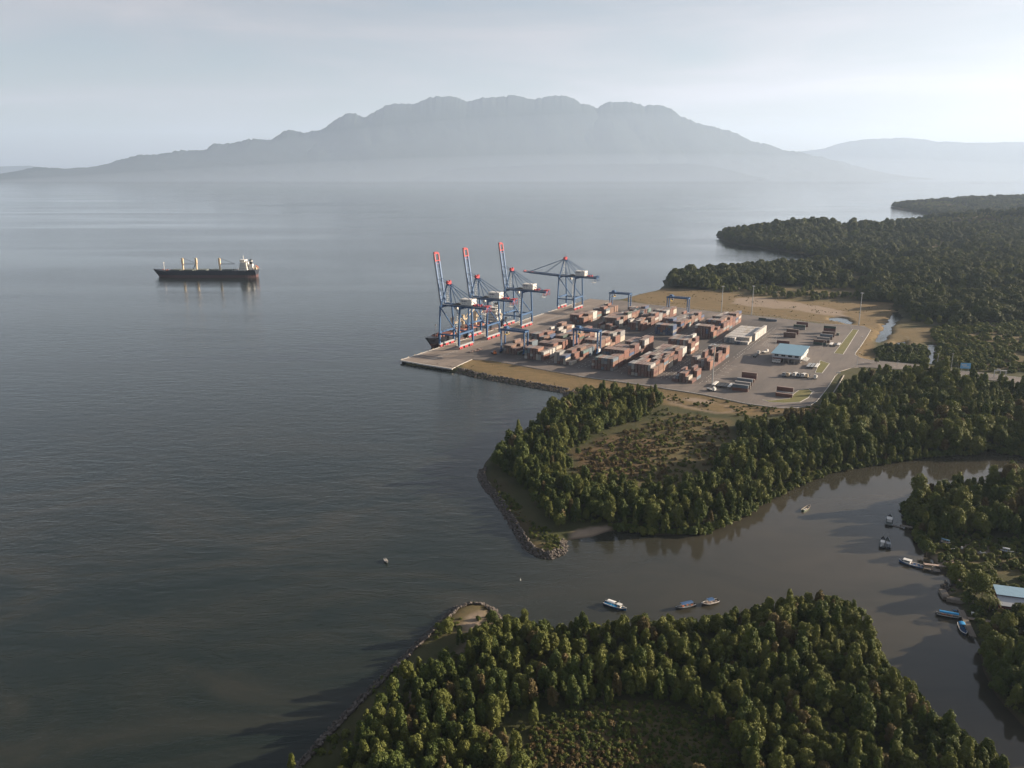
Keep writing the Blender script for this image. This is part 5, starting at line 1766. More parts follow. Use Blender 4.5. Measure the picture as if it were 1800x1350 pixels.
revetment('stone_revetment', 'grey boulders of the sea wall along the near spit',
          [(500, 1372), (520, 1350), (560, 1305), (600, 1262), (650, 1212), (700, 1165), (740, 1125), (780, 1088), (800, 1069), (825, 1061), (850, 1062), (870, 1073), (882, 1092)], 3.8, 12, .22, .62, 1.6, -1)
revetment('stone_revetment', 'boulders of the sea wall round the point across the channel',
          [(846, 825), (842, 838), (850, 855), (868, 876), (884, 900), (905, 935), (925, 965), (945, 978), (968, 982), (990, 974), (996, 962), (992, 951)], 4.2, 10, .28, .72, 1.8, 1)
revetment('stone_revetment', 'dark stone slope below the ochre strip beside the container yard',
          [(787, 651), (830, 662), (900, 675), (992, 691), (990, 700)], 8.5, 7, .45, 1.0, 2.3, 1)
revetment('stone_revetment', 'pile of pale rubble on the village bank', [(1662, 1040), (1672, 1030), (1682, 1034)], 3.5, 9, .25, .6, 1.3, 1)
revetment('stone_revetment', 'broken stones on the quay corner slope', [(765, 645), (797, 651)], 3, 5, .3, .7, 2.4, 1)

# ------------------------------------------------------------------ masts, lamps, signs, poles
def mast(px, py, hgt, label):
    x, y, z = at(px, py, YZ)
    t = thing('lamp_mast', label, 'lamp mast', (x, y, z), 0, 'tall lamp masts round the yard')
    m = MB(); m.tube((0, 0, 0), (0, 0, hgt), .55, .3, 12); m.build('pole', M['galv'], t)
    m = MB(); m.box(0, 0, .35, 1.8, 1.8, .7); m.build('base', M['concrete'], t)
    m = MB(); m.tube((0, 0, hgt - .2), (0, 0, hgt + .2), 1.3, 1.3, 12); hd = m.build('head_frame', M['galv'], t)
    for k in range(6):
        a = k * math.pi / 3
        m = MB(); m.box(1.6 * math.cos(a), 1.6 * math.sin(a), hgt - .1, .7, .5, .5, rz=a); m.build('floodlight', M['crane_grey'], hd)


mast(1252, 676, 33, 'tall lamp mast beside the low stepped block at the near kerb')
mast(1268, 549, 32, 'tall lamp mast at the far fence behind the yard blocks')
mast(1321, 554, 35, 'tall lamp mast at the far fence before the pale sand')
mast(1509.5, 571, 36, 'tall lamp mast at the far corner of the yard by the bend')


def lamp(px, py, hgt, arm, label, z=YZ):
    x, y, z = at(px, py, z)
    t = thing('street_lamp', label, 'street lamp', (x, y, z), 0, 'street lamps')
    m = MB(); m.tube((0, 0, 0), (0, 0, hgt), .16, .1, 8); m.build('pole', M['galv'], t)
    m = MB(); m.beam((0, 0, hgt), (arm[0], arm[1], hgt + .4), .12, .12); m.build('arm', M['galv'], t)
    m = MB(); m.box(arm[0], arm[1], hgt + .4, .9, .45, .2); m.build('lamp_head', M['white'], t)


lamp(1425, 716, 11, (1.6, 1.2), 'street lamp at the near bend of the perimeter road')
lamp(1506, 646, 13, (1.6, .4), 'street lamp at the road junction by the wood')
lamp(1577, 644, 5, (1, -.4), 'short street lamp beside the causeway road over the pond end')
lamp(1363, 614, 13, (-1.5, 0), 'street lamp behind the blue roofed office')
lamp(1496, 577, 8, (-1.2, 0), 'street lamp at the far end of the long grass verge')
lamp(1511, 613, 12, (1.4, 0), 'street lamp on the outer kerb above the junction')
lamp(1445, 616, 8, (1.2, 0), 'street lamp beside the trailers behind the office')
for px, py, h, lab in ((1647, 643, 12, 'utility pole at the end of the long bright pond'), (1672, 647, 14, 'utility pole between the bright pond and the blue billboard')):
    x, y, z = at(px, py, 2.)
    t = thing('utility_pole', lab, 'utility pole', (x, y, z - .3), 0, 'utility poles by the causeway')
    m = MB(); m.tube((0, 0, 0), (0, 0, h), .2, .13, 8); m.build('pole', M['galv'], t)
    m = MB(); m.box(0, 0, h - .8, 2.4, .14, .16); m.box(0, 0, h - 1.8, 1.8, .14, .16); m.build('crossarm', M['timber'], t)
    m = MB()
    for q in (-1, -.4, .4, 1): m.tube((q, 0, h - .7), (q, 0, h - .35), .09, .06, 6)
    m.build('insulator', M['white'], t)
x, y, z = at(1696, 652, 2.2)
t = thing('billboard', 'light blue billboard with a pale band beside the causeway road', 'billboard', (x, y, z), R(-8))
m = MB()
for q in (-2.6, 2.6): m.tube((q, 0, 0), (q, 0, 3), .15, .15, 8)
m.build('post', M['galv'], t)
m = MB(); m.box(0, 0, 4.6, 8.2, .25, 4.8); m.build('panel', paint('billboard_blue', (.17, .42, .68), .5, .1), t)
m = MB(); m.box(-1.2, -.14, 5.3, 4.2, .03, .8); m.box(.6, -.14, 3.8, 5.0, .03, .4); m.build('print', M['white'], t)
x, y, z = at(1757, 663.5, YZ)
t = thing('road_gate', 'pale frame gateway standing across the causeway road', 'gateway', (x, y, z), R(-12))
for q in (-4.4, 0, 4.4):
    m = MB(); m.box(q, 0, 2.9, .55, .55, 5.8); m.build('post', M['kerb'], t)
m = MB(); m.box(0, 0, 5.9, 9.6, .8, .7); m.box(-1.6, 0, 6.7, 2.6, .6, 1.0); m.build('beam', M['kerb'], t)
x, y, z = at(1473.5, 658.5, YZ - .3)
t = thing('road_sign', 'small white sign board on the verge of the perimeter road', 'sign', (x, y, z), R(10))
m = MB(); m.tube((-1.2, 0, 0), (-1.2, 0, 1.2), .08, .08, 6); m.tube((1.2, 0, 0), (1.2, 0, 1.2), .08, .08, 6); m.build('post', M['galv'], t)
m = MB(); m.box(0, 0, 1.7, 4.2, .15, 1.2); m.build('panel', M['white'], t)
# fence along the road drop, drain wall
p = pts([(1473, 660), (1462, 678), (1452, 693), (1438, 712), (1428, 728)], 2.)
t = thing('drain_wall', 'low pale concrete drain wall running down beside the perimeter road', 'wall', (0, 0, 0))
m = MB()
for a, b in zip(p[:-1], p[1:]): m.beam((a[0] + 5, a[1], 2.0), (b[0] + 5, b[1], 2.0), .5, 1.0)
m.build('wall', M['concrete'], t)
# fence at the far side of the yard
t = thing('fence', 'thin mesh fence along the far kerb of the yard', 'fence', (0, 0, 0))
p = pts([(1140, 534), (1180, 538), (1268, 548.5), (1320, 553.5), (1370, 558.5), (1436, 567.5), (1490, 570)], 2.4)
m = MB(); m2 = MB()
for a, b in zip(p[:-1], p[1:]):
    m2.beam((*a, 4.4), (*b, 4.4), .07, .07); m2.beam((*a, 3.4), (*b, 3.4), .05, .05)
    for q in np.arange(0, 1, 4 / math.dist(a, b)): X, Y = a[0] + (b[0] - a[0]) * q, a[1] + (b[1] - a[1]) * q; m.tube((X, Y, 2.), (X, Y, 4.5), .06, .06, 5)
m.build('post', M['galv'], t); m2.build('rail', M['galv'], t)

# ------------------------------------------------------------------ the office with the blue roof
bx, by, bz = yard(160, 297)
t = thing('office_building', 'two storey yard office with a sloping light blue roof', 'office', (bx, by, bz), YROT)
W_, D_ = 25., 36.
m = MB(); m.box(W_ / 2, D_ / 2 + 2.5, 2.1, W_ - 2, D_ - 6, 4.2); m.build('ground_floor', M['concrete'], t)
m = MB(); m.box(W_ / 2, D_ / 2, 5.9, W_, D_, 3.4); up_ = m.build('wall', M['wall_white'], t)
m = MB(); m.box(W_ / 2, -.9, 5.0, W_, 1.8, .35); m.box(W_ / 2, -1.75, 5.1, W_, .12, 1.2); m.build('canopy', M['roof_grey'], t)
m = MB(); m.add([(-1, -2.2, 7.7), (W_ + 1, -2.2, 7.7), (W_ + 1, D_ + 1, 9.6), (-1, D_ + 1, 9.6), (-1, -2.2, 8.0), (W_ + 1, -2.2, 8.0), (W_ + 1, D_ + 1, 9.9), (-1, D_ + 1, 9.9)],
                [(3, 2, 1, 0), (4, 5, 6, 7), (0, 1, 5, 4), (1, 2, 6, 5), (2, 3, 7, 6), (3, 0, 4, 7)])
rf = m.build('roof', M['roof_blue'], t)
m = MB()
for i in range(26):
    xx = -.6 + i * (W_ + 1.2) / 25
    m.beam((xx, -2.15, 8.03), (xx, D_ + .95, 9.93), .09, .1)
m.build('roof_rib', M['roof_blue'], rf)
for i in range(4):
    f = MB(); x0 = 2.2 + i * 5.9; f.box(x0 + 1.4, -.03, 6.3, 3.6, .12, 1.7); wdw = f.build('window', M['roof_grey'], t)
    f = MB(); f.box(x0 + .6, -.11, 6.3, 1.6, .06, 1.4); f.box(x0 + 2.3, -.11, 6.3, 1.5, .06, 1.4); f.build('pane', M['glass'], wdw)
for i in range(6):
    f = MB(); y0 = 4 + i * 5.4; f.box(W_ + .03, y0, 6.1, .12, 2.8, 1.6); wdw = f.build('window', M['galv'], t)
    f = MB(); f.box(W_ + .11, y0, 6.1, .06, 2.4, 1.3); f.build('pane', M['glass'], wdw)
for i in range(6):
    f = MB(); f.box(.6 + i * (W_ - 1.2) / 5, -1.2, 2.4, .5, .5, 4.8); f.build('column', M['concrete'], t)
f = MB(); f.box(W_ + 2.4, 10, 2.6, 4.6, 15, .25); f.add([(W_ + .1, 2, 3.9), (W_ + 5, 2, 2.8), (W_ + 5, 18, 2.8), (W_ + .1, 18, 3.9)], [(0, 1, 2, 3), (3, 2, 1, 0)]); f.build('side_canopy', M['wall_white'], t)
f = MB(); f.box(8, .52 + 2.3, 1.3, 2, .1, 2.4); f.box(15, .52 + 2.3, 1.3, 2, .1, 2.4); f.build('door', M['dark_steel'], t)


# ------------------------------------------------------------------ lorries and trailers
def lorry(a, b, rz, label, cabcol, load=None, name='lorry', cab=True, L=12.5):
    x, y, z = yard(a, b)
    t = thing(name, label, 'lorry' if cab else 'trailer', (x, y, z), YROT + rz, 'lorries and trailers parked in the yard')
    m = MB(); m.box(0, 0, 1.15, .9, L, .3); m.box(0, 0, 1.35, 2.4, L - .4, .14)
    for q in np.arange(-L / 2 + .5, L / 2, 1.6): m.box(0, q, 1.22, 2.4, .16, .2)
    m.build('chassis', M['dark_steel'], t)
    ys_ = [L / 2 - 1.2, L / 2 - 2.5, L / 2 - 3.8] + ([-L / 2 - 2.9, -L / 2 + .3, -L / 2 - .9] if cab else [])
    for q in ys_:
        for s in (-1, 1):
            m = MB(); m.tube((s * .85, q, .52), (s * 1.22, q, .52), .52, .52, 10); m.build('wheel', M['rubber'], t)
    if cab:
        m = MB(); yy = -L / 2 - 2.2
        m.box(0, yy + 1, .95, 2.3, 4.6, .4); m.box(0, yy - .5, 1.75, 2.45, 2.0, 1.5)
        m.add([(-1.2, yy - 1.35, 2.5), (1.2, yy - 1.35, 2.5), (1.2, yy + .45, 2.5), (-1.2, yy + .45, 2.5), (-1.1, yy - .95, 3.4), (1.1, yy - .95, 3.4), (1.1, yy + .45, 3.55), (-1.1, yy + .45, 3.55)],
              [(0, 1, 5, 4), (1, 2, 6, 5), (2, 3, 7, 6), (3, 0, 4, 7), (4, 5, 6, 7)])
        c = m.build('cab', M[cabcol], t)
        m = MB(); m.add([(-1.05, yy - 1.3, 2.62), (1.05, yy - 1.3, 2.62), (1.0, yy - 1.02, 3.3), (-1.0, yy - 1.02, 3.3)], [(0, 1, 2, 3), (3, 2, 1, 0)])
        m.build('windscreen', M['glass'], c)
    if load == 'flat':
        m = MB(); m.box(0, 0, 1.6, 2.45, L - .4, .3); m.build('load_bed', M['crane_grey'], t)
    elif load == 'white':
        m = MB(); m.box(0, 0, 1.7, 2.45, L - .3, .6); m.build('load_bed', M['white'], t)
    elif load == 'red':
        m = MB(); m.box(0, 0, 2.75, 2.45, L - .3, 2.6); m.build('box_body', M['cont rust red'], t)
    return t


def lorry_px(px, py, rz, *a, **k):
    A, B = yard_ab(px, py)
    return lorry(A, B, rz, *a, **k)


for i, (px, py, cc, ld) in enumerate(((1380, 659.5, 'crane_grey', None), (1387, 659.8, 'cream', 'flat'), (1398, 659.5, 'white', 'white'), (1405, 660.5, 'crane_grey', None), (1413, 661, 'white', 'white'), (1420, 661.5, 'cream', None))):
    lorry_px(px, py, 0, f"lorry with {['a grey cab and bare chassis', 'a cream cab and flat bed', 'a white cab and white bed', 'a grey cab and bare chassis, fourth', 'a white cab and white bed, fifth', 'a cream cab and bare chassis'][i]} in the row before the office", cc, ld, L=8)
lorry_px(1434, 664.5, 0, 'short white lorry standing at the inland end of the row before the office', 'white', 'white', L=3)
for i, px in enumerate((1422, 1429, 1436)):
    lorry_px(px, 644.5 + i * .5, 0, f"{['grey', 'pale', 'long white'][i]} flat trailer parked beside the small grass island", '', ['flat', 'flat', 'white'][i], 'trailer', False, 16)
for i, px in enumerate((1461, 1468, 1474)):
    lorry_px(px, 607 + i * .3, 0, f"{['white flat', 'bare dark', 'white topped'][i]} trailer beside the far end of the long verge", '', ['white', None, 'white'][i], 'trailer', False, 12)
lorry_px(1329, 626, R(180), 'lorry with a white cab and empty trailer crossing the tarmac', 'white', None, L=14)
lorry_px(1343, 621, R(160), 'short white lorry ahead of the empty trailer on the tarmac', 'white', 'white', L=4)
for i, px in enumerate((1363, 1367.5, 1372)):
    lorry_px(px, 635 + i * .3, 0, f"red box lorry, {['outermost', 'middle one', 'innermost'][i]} of three beside the office front", 'white', 'red', L=10)
for i, (px, py, ld) in enumerate(((1257, 677, 'white'), (1264, 678, None), (1270, 678.5, None), (1276, 679.5, None), (1284, 680.5, 'white'))):
    lorry_px(px, py, 0, f"{['white topped trailer next to the lamp mast', 'bare trailer next to the white topped one by the mast', 'bare trailer in the middle of the row by the mast', 'bare trailer fourth from the mast', 'white trailer beside the ladder of containers'][i]}", '', ld, 'trailer', False, 12.5)
lorry_px(1246, 686, R(75), 'small white lorry on the kerb road below the lamp mast', 'white', 'flat', L=4)
lorry_px(866, 621.5, R(60), 'orange yard tractor standing on the dark paving near the gantry', 'orange', 'flat', L=3.5)
# rusty hatch frames lying by the nearest crane
A, B = yard_ab(836, 616.5)
x, y, z = yard(A, B)
t = thing('scrap_frame', 'rusty steel spreader frames lying behind the nearest quay crane', 'scrap steel', (x, y, z), YROT)
m = MB()
for i in range(9):
    m.beam((rnd.uniform(-3, 3), -11 + i * 2.4, .35), (rnd.uniform(-3, 3), -10 + i * 2.4 + rnd.uniform(0, 3), .5 + rnd.random() * .6), .4, .4)
m.build('beam', M['cont rust red'], t)
m = MB()
for i in range(3): m.box(rnd.uniform(-1, 1), -8 + i * 7, .6, 3, 4.2, .5)
m.build('frame', M['cont dark brown'], t)


# ------------------------------------------------------------------ boats
def boat(stern, bow, label, hull='boat_black', rim='white', deck='timber', canopy=None, cabin=None, mast_h=0, beam=.24, group='small boats in the channel', name='fishing_boat', cp=(-.3, .25), rail=False, cbp=(.02, .2)):
    a = Vector(at(*stern, .5)); b = Vector(at(*bow, .5)); L = (b - a).length
    c = (a + b) / 2
    t = thing(name, label, 'boat', (c.x, c.y, 0), math.atan2(b.y - a.y, b.x - a.x), group)
    B = max(1.0, L * beam) / 2

    def hw(u): return B * (max(.03, 1 - max(0, (u - .1) / .9) ** 2.1) if u > .1 else 1 - .22 * max(0, (-u - .5) / .5) ** 2)
    def sh(u): return .75 + .55 * max(0, u) ** 2.2 + .15 * max(0, -u) ** 2
    us = np.linspace(-1, 1, 17)
    rings = []
    for u in us:
        w, z = hw(u), sh(u)
        xx = u * L / 2
        rings.append([(xx, w, z), (xx - .25 * max(0, u), w * .86, .1), (xx - .5 * max(0, u), w * .3, -.35), (xx - .5 * max(0, u), -w * .3, -.35), (xx - .25 * max(0, u), -w * .86, .1), (xx, -w, z)])
    m = MB(); m.loft(rings, close=False); m.add([rings[0][i] for i in range(6)], [(0, 1, 2, 3, 4, 5)])
    m.build('hull', M[hull], t, fixn=True)
    m = MB()
    for u0, u1 in zip(us[:-1], us[1:]):
        for s in (-1, 1): m.beam((u0 * L / 2, s * hw(u0), sh(u0) + .03), (u1 * L / 2, s * hw(u1), sh(u1) + .03), .2, .14)
    m.build('gunwale', M[rim], t)
    m = MB()
    dk = [(u * L / 2, hw(u) * .95) for u in us]
    m.prism([(x_, y_) for x_, y_ in dk] + [(x_, -y_) for x_, y_ in dk[::-1]], .42, .5)
    for u in (-.6, -.2, .3, .6): m.box(u * L / 2, 0, .62, .25, hw(u) * 1.8, .1)
    m.build('deck', M[deck], t)
    if cabin:
        m = MB(); x0, x1 = cbp[0] * L, cbp[1] * L; cl = x1 - x0; cx = (x0 + x1) / 2
        m.box(cx, 0, 1.15, cl, B * 1.25, 1.5); m.box(cx - .1, 0, 1.98, cl + .6, B * 1.45, .14); cb = m.build('cabin', M[cabin], t)
        m = MB(); m.box(x1 + .02, 0, 1.5, .05, B * .95, .5)
        for s in (-1, 1): m.box(cx, s * B * .63, 1.5, cl * .7, .05, .45)
        m.build('window', M['glass'], cb)
    if canopy:
        x0, x1 = cp[0] * L, cp[1] * L
        n = 6; m = MB(); rr = []
        for xx in np.linspace(x0, x1, 7):
            rr.append([(xx, B * .9 * math.cos(q), 1.95 + .4 * math.sin(q)) for q in np.linspace(0, math.pi, n)] + [(xx, B * .84 * math.cos(q), 1.88 + .4 * math.sin(q)) for q in np.linspace(math.pi, 0, n)])
        m.loft(rr); cn = m.build('canopy', M[canopy], t, fixn=True)
        m = MB()
        for xx in np.linspace(x0 + .2, x1 - .2, 4):
            for s in (-1, 1): m.tube((xx, s * B * .86, .5), (xx, s * B * .86, 1.97), .05, .05, 6)
        m.build('canopy_post', M['galv'], cn)
    if mast_h:
        m = MB(); m.tube((L * .18, 0, .5), (L * .18, 0, mast_h), .07, .05, 6); m.beam((L * .18, 0, mast_h * .8), (L * .48, 0, 1.3), .04, .04)
        m.tube((-L * .42, 0, .5), (-L * .42, 0, mast_h * .7), .05, .04, 6)
        m.build('mast', M['galv'], t)
    m = MB(); m.box(-L / 2 - .15, 0, .75, .35, .4, .7); m.tube((-L / 2 - .2, 0, .4), (-L / 2 - .2, 0, -.5), .08, .06, 6); m.build('outboard_motor', M['dark_steel'], t)
    m = MB()
    for i in range(5): m.box(rnd.uniform(-.4, .3) * L, rnd.uniform(-.5, .5) * B, .68, rnd.uniform(.3, .7), rnd.uniform(.3, .6), rnd.uniform(.25, .5))
    m.build('gear', M[rnd.choice(['tarp_white', 'orange', 'tarp_blue', 'timber_pale'])], t)
    return t


boat((1062, 1059), (1101, 1072), 'boat with a long white canopy and blue end piece off the near spit', canopy='tarp_white', cabin='white', mast_h=3.6, cp=(-.34, .0), cbp=(.12, .26), deck='tarp_blue', hull='boat_blue')
boat((1221, 1062), (1187, 1070), 'boat with pale bow and grey blue canopy close to the near spit', canopy='boat_blue', mast_h=2.4, cp=(-.36, .22), deck='crane_grey', rim='crane_grey')
boat((1262, 1056), (1233, 1063), 'stubby boat with white bow and deep blue awning behind the canopied boat', canopy='boat_blue', mast_h=3.0, cp=(-.2, .16), deck='timber_pale', beam=.32)
boat((1411, 898), (1423.5, 889.5), 'small open skiff with pale gunwales adrift in the creek', hull='boat_green', rim='timber_pale', deck='timber', beam=.24)
boat((1562.5, 924), (1564.5, 906), 'black trawler with white cabin roof moored by the thin plank', canopy=None, rim='crane_grey', deck='deck_green', cabin='white', mast_h=4.5, cbp=(-.15, .08), beam=.26)
boat((1550, 963), (1552.5, 945), 'black boat with white wheelhouse, outer of the moored pair', rim='dark_steel', deck='deck_green', cabin='white', mast_h=4, cbp=(-.25, -.05), beam=.2)
boat((1561.5, 964), (1559.5, 946), 'black boat with pale arched stern, inner of the moored pair', rim='crane_grey', deck='deck_green', cabin='crane_grey', mast_h=4.8, cbp=(-.35, -.17), beam=.2)
boat((1623, 997), (1580, 985), 'large blue decked boat with white rim and white cabin at the pale jetty', hull='boat_blue', deck='boat_blue', cabin='white', mast_h=2.6, cbp=(.02, .3), beam=.3)
boat((1646, 1079), (1691, 1087), 'long boat under a bright blue canopy moored at the timber jetty', canopy='tarp_blue', hull='boat_black', cp=(-.4, .36), beam=.2)
boat((1688, 1096), (1697, 1117), 'blue open boat with white rim tied to the end of the timber jetty', hull='navy', deck='boat_blue', canopy='tarp_blue', cp=(-.35, -.05), beam=.28)
boat((676.3, 983), (681, 989), 'tiny white skiff alone off the spit in open water', rim='white', deck='wall_white', beam=.3, hull='boat_black')
boat((1683, 1075), (1674, 1073), 'small brown rowing boat behind the bright blue canopy', hull='timber', rim='timber', beam=.36)
boat((1653, 957), (1669, 962), 'boat hauled out under a pale blue cover on the village grass', canopy='roof_blue', cp=(-.45, .42), beam=.3).location.z = 1.6
boat((1757, 973), (1781, 978), 'long narrow boat under a white cover on the village ground', canopy='tarp_white', cp=(-.35, .2), beam=.2).location.z = 1.6
boat((1681, 1026), (1699, 1028), 'white hulled boat lying on the bank among bushes above the grey pier', hull='white', deck='wall_white', beam=.34).location.z = 1.5
x, y, _ = at(915, 1020)
t = thing('buoy', 'tiny pale float in the channel below the far point', 'buoy', (x, y, 0))
m = MB(); m.tube((0, 0, -.4), (0, 0, .25), .3, .25, 10); m.tube((0, 0, .35), (0, 0, 1.0), .08, .08, 6); m.build('float', M['white'], t)


# ------------------------------------------------------------------ jetties
def jetty(name, label, p, q, w, zt, mat, posts=True):
    a = Vector(at(*p, zt)); b = Vector(at(*q, zt)); L = (b - a).length; d = (b - a).normalized(); n = Vector((-d.y, d.x, 0))
    t = thing(name, label, 'jetty', (a.x, a.y, 0), math.atan2(d.y, d.x))
    np_ = min(290, max(6, int(L / .45)))
    pk = MB(); pk.box(0, 0, 0, L / np_ * .88, w, .12)
    pm = pk.mesh('plank', [mat])
    for i in range(np_):
        o = link('plank', pm, t); o.location = ((i + .5) * L / np_, rnd.uniform(-.08, .08), zt + rnd.uniform(-.015, .015)); o.rotation_euler = (0, 0, rnd.uniform(-.02, .02))
    m = MB()
    for s in (-1, 1): m.beam((0, s * w * .38, zt - .18), (L, s * w * .38, zt - .18), .16, .2)
    m.build('bearer', M['timber'], t)
    m = MB(); m.tube((0, 0, -3), (0, 0, zt + .5), .14, .12, 7); pm = m.mesh('post', [M['timber']])
    for i in range(max(2, int(L / 3.5) + 1)):
        for s in (-1, 1):
            o = link('post', pm, t); o.location = (min(L, i * 3.5), s * w * .45, rnd.uniform(-.4, .3))
    return t


jetty('jetty', 'pale plank gangway from the village grass to the blue decked boat', (1624, 991), (1679, 997), 1.6, 1.9, M['timber_pale'])
jetty('jetty', 'grey landing stage below the pale gangway', (1624, 997), (1652, 1003), 2.4, 1.0, M['timber'])
jetty('jetty', 'timber jetty head crossing between the two blue boats', (1689, 1072), (1711, 1119), 2.2, 1.4, M['timber'])
jetty('jetty', 'timber walkway from the jetty head to the bank below the house', (1700, 1086), (1746, 1093), 1.6, 1.5, M['timber'])
jetty('jetty', 'thin plank landing under the trees by the black trawler', (1583, 923), (1604, 927), 1.8, 1.1, M['timber'])
jetty('jetty', 'single floating plank between the black trawler and the trees', (1569, 923), (1587, 928), .5, .35, M['timber'])
# grey pier
t = thing('pier', 'solid grey concrete pier under the trees below the pale rubble', 'pier', (0, 0, 0))
p = [at(*q, 1.2) for q in ((1656, 1036), (1664, 1050), (1690, 1055), (1714, 1059))]
m = MB()
for a, b in zip(p[:-1], p[1:]): m.beam((a[0], a[1], .3), (b[0], b[1], .3), 2.6, 2.2)
m.build('wall', M['timber'], t)
# standing mooring post with its reflection line
x, y, _ = at(1637, 1006)
t = thing('mooring_post', 'slim dark mooring post beside the landing stage', 'post', (x, y, 0))
m = MB(); m.tube((0, 0, -2), (.2, 0, 3.4), .12, .09, 7); m.build('post', M['timber'], t)
m = MB(); m.tube((.15, 0, 2.6), (.2, 0, 3.0), .16, .16, 8); m.build('collar', M['galv'], t)

# ------------------------------------------------------------------ village house and bits
a = Vector(at(1757, 1078, 1.5)); b = Vector(at(1815, 1086, 1.5)); d = b - a
t = thing('village_house', 'maroon walled house with a blue upper roof and grey lower roof', 'house', (a.x, a.y, 1.3), math.atan2(d.y, d.x))
L_ = 22.
m = MB(); m.box(L_ / 2, 4.6, 2.1, L_, 9, 4.2); m.build('wall', M['maroon'], t)
m = MB(); m.add([(-.6, -1.0, 4.0), (L_, -1.0, 4.0), (L_, 4.4, 5.5), (-.6, 4.4, 5.5), (-.6, -1.0, 4.14), (L_, -1.0, 4.14), (L_, 4.4, 5.64), (-.6, 4.4, 5.64)],
                [(3, 2, 1, 0), (4, 5, 6, 7), (0, 1, 5, 4), (1, 2, 6, 5), (2, 3, 7, 6), (3, 0, 4, 7)])
m.build('lower_roof', M['roof_grey'], t)
m = MB(); m.box(L_ / 2, 7, 5.2, L_ - .6, 5, 2.2); m.build('clerestory', M['maroon'], t)
m = MB(); m.add([(-.9, 3.9, 6.1), (L_, 3.9, 6.1), (L_, 10.2, 7.2), (-.9, 10.2, 7.2), (-.9, 3.9, 6.24), (L_, 3.9, 6.24), (L_, 10.2, 7.34), (-.9, 10.2, 7.34)],
                [(3, 2, 1, 0), (4, 5, 6, 7), (0, 1, 5, 4), (1, 2, 6, 5), (2, 3, 7, 6), (3, 0, 4, 7)])
m.build('upper_roof', paint('pale_blue_roof', (.26, .40, .50), .5, .15), t)
for i in range(4):
    m = MB(); m.box(2.5 + i * 4.6, .07, 2.0, 1.5, .1, 1.3); w = m.build('window', M['timber'], t)
    m = MB(); m.box(2.5 + i * 4.6, .0, 2.0, 1.2, .06, 1.0); m.build('pane', M['glass'], w)
m = MB(); m.box(L_ / 2, -2.6, .15, L_, 3.6, .3); m.box(L_ / 2, -4.3, .5, L_, .15, 1.0); m.build('terrace', M['concrete'], t)
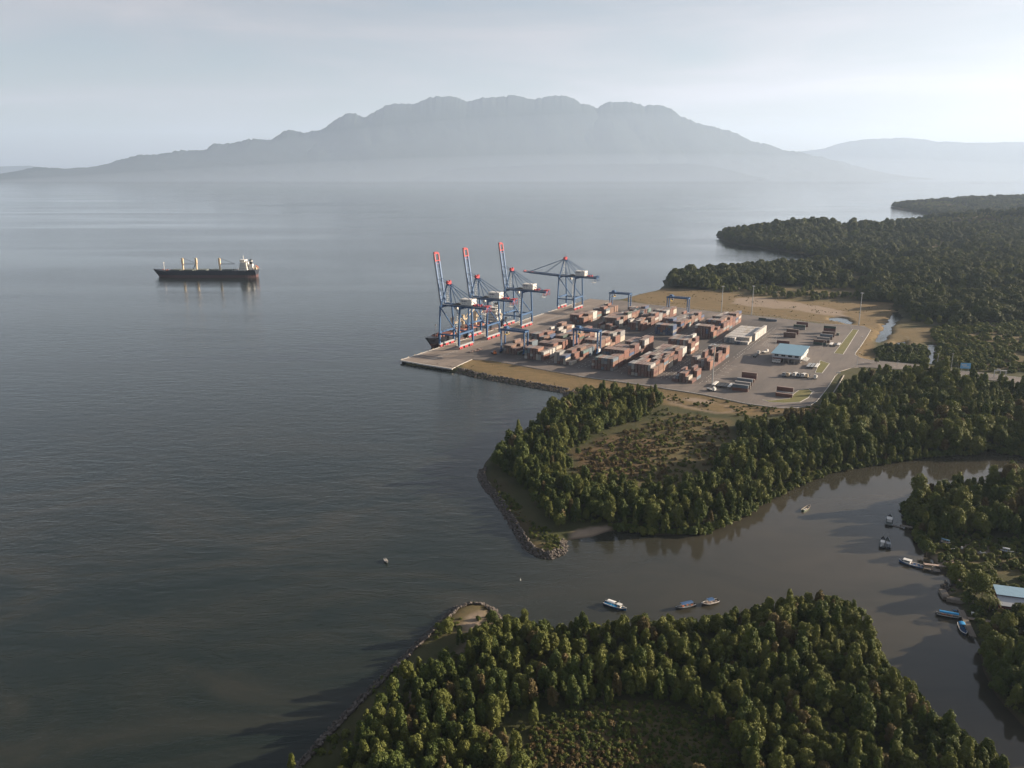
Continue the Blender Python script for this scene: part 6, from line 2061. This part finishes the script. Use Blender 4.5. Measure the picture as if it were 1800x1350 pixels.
for px, py, lab, ct, col, sz in ((1677, 966, 'small heap of pale nets on the village grass', 'net heap', 'tarp_white', (2.6, 1.2, .7)), (1691, 964, 'white plastic drum on the village grass', 'drum', 'white', (.9, .9, .9)),
                                 (1727, 973, 'pale tipped handcart on the bare village ground', 'handcart', 'wall_white', (2., 1.3, .9)), (1754, 959, 'grey bundle of timber on the village ground', 'timber bundle', 'timber', (2.2, 1.4, .8)),
                                 (1638, 961, 'white board leaning at the water edge by the dark tree', 'board', 'white', (.9, .5, 1.6)), (1710, 1078, 'small white crate on the dark mud by the walkway', 'crate', 'white', (.9, .9, .7)),
                                 (1750, 1071, 'white plank leaning near the maroon wall', 'plank', 'white', (2.2, .3, .4)), (1790, 1112, 'pale low wall top among the dark trees', 'wall', 'wall_white', (7, .5, 1.2))):
    x, y, _ = at(px, py, 1.6)
    nm = ct.replace(' ', '_')
    m = MB()
    if ct == 'drum':
        m.tube((0, 0, 0), (0, 0, sz[2]), sz[0] / 2, sz[0] / 2, 12); m.tube((0, 0, sz[2] * .45), (0, 0, sz[2] * .55), sz[0] * .53, sz[0] * .53, 12)
    elif ct == 'net heap':
        v = _iv * np.array(sz) * .55; m.add([(q[0], q[1], max(0, q[2] + .3)) for q in v], _if)
        v = _iv * np.array(sz) * .35 + np.array([1.0, .3, .1]); m.add([tuple(q) for q in v], _if)
    elif ct == 'timber bundle':
        for i in range(6): m.box(0, -.5 + i * .2, .15 + (i % 2) * .2, sz[0], .18, .18)
    elif ct == 'handcart':
        m.box(0, 0, .75, sz[0], sz[1], .12); m.box(0, sz[1] / 2, .95, sz[0], .08, .4); m.box(0, -sz[1] / 2, .95, sz[0], .08, .4)
        for s in (-1, 1): m.tube((.2, s * .7, .35), (.2, s * .8, .35), .35, .35, 10); m.beam((-1, s * .4, .75), (-2.2, s * .4, .4), .07, .07)
    else:
        m.box(0, 0, sz[2] / 2, *sz); m.box(0, 0, sz[2] + .04, sz[0] * 1.06, sz[1] * 1.06, .08)
    o = m.build(nm, M[col]); o.location = (x, y, 1.45 if py < 1070 else 1.2); o.rotation_euler = (0, 0, rnd.uniform(-.4, .2))
    props(o, lab, ct)


# coconut palms by the house
def palm(px, py, h, label):
    x, y, _ = at(px, py, 1.5)
    t = thing('coconut_palm', label, 'palm tree', (x, y, 1.2), rnd.uniform(0, 6), 'palms by the village house')
    m = MB(); bend = rnd.uniform(.6, 1.6); P = [(bend * (k / 6) ** 2, 0, h * k / 6) for k in range(7)]
    for k in range(6): m.tube(P[k], P[k + 1], .2 - .015 * k, .185 - .015 * k, 8)
    m.build('trunk', M['bark'], t)
    top = Vector(P[-1])
    for k in range(15):
        an = k * 2.4 + rnd.random() * .3; el = rnd.uniform(.1, 1.1); ln = rnd.uniform(2.6, 3.4)
        m = MB(); pts_ = []
        for q in range(7):
            s = q / 6
            pts_.append(top + Vector((math.cos(an) * s * ln * math.cos(el * .6), math.sin(an) * s * ln * math.cos(el * .6), s * ln * math.sin(el) - 1.9 * s * s * ln * .5)))
        sd_ = Vector((-math.sin(an), math.cos(an), 0))
        for q in range(6):
            A_, B_2 = pts_[q], pts_[q + 1]
            m.beam(A_, B_2, .06, .05)
            for s in (-1, 1):
                for f in (0, .5):
                    A2 = A_.lerp(B_2, f); w = .75 * math.sin(math.pi * min(.95, (q + f + .6) / 7))
                    m.add([A2, A2.lerp(B_2, .45), A2.lerp(B_2, .5) + sd_ * s * w - Vector((0, 0, w * .45))], [(0, 1, 2)])
        m.build('frond', M['leaf_olive'], t)


palm(1728, 1018, 7.5, 'coconut palm rising above the bushy trees beside the house')
palm(1738, 1075, 7, 'coconut palm in front of the near house corner')
palm(1751, 1078, 6, 'shorter coconut palm beside the maroon wall')
palm(1722, 1030, 6.5, 'coconut palm leaning out behind the overhanging tree')
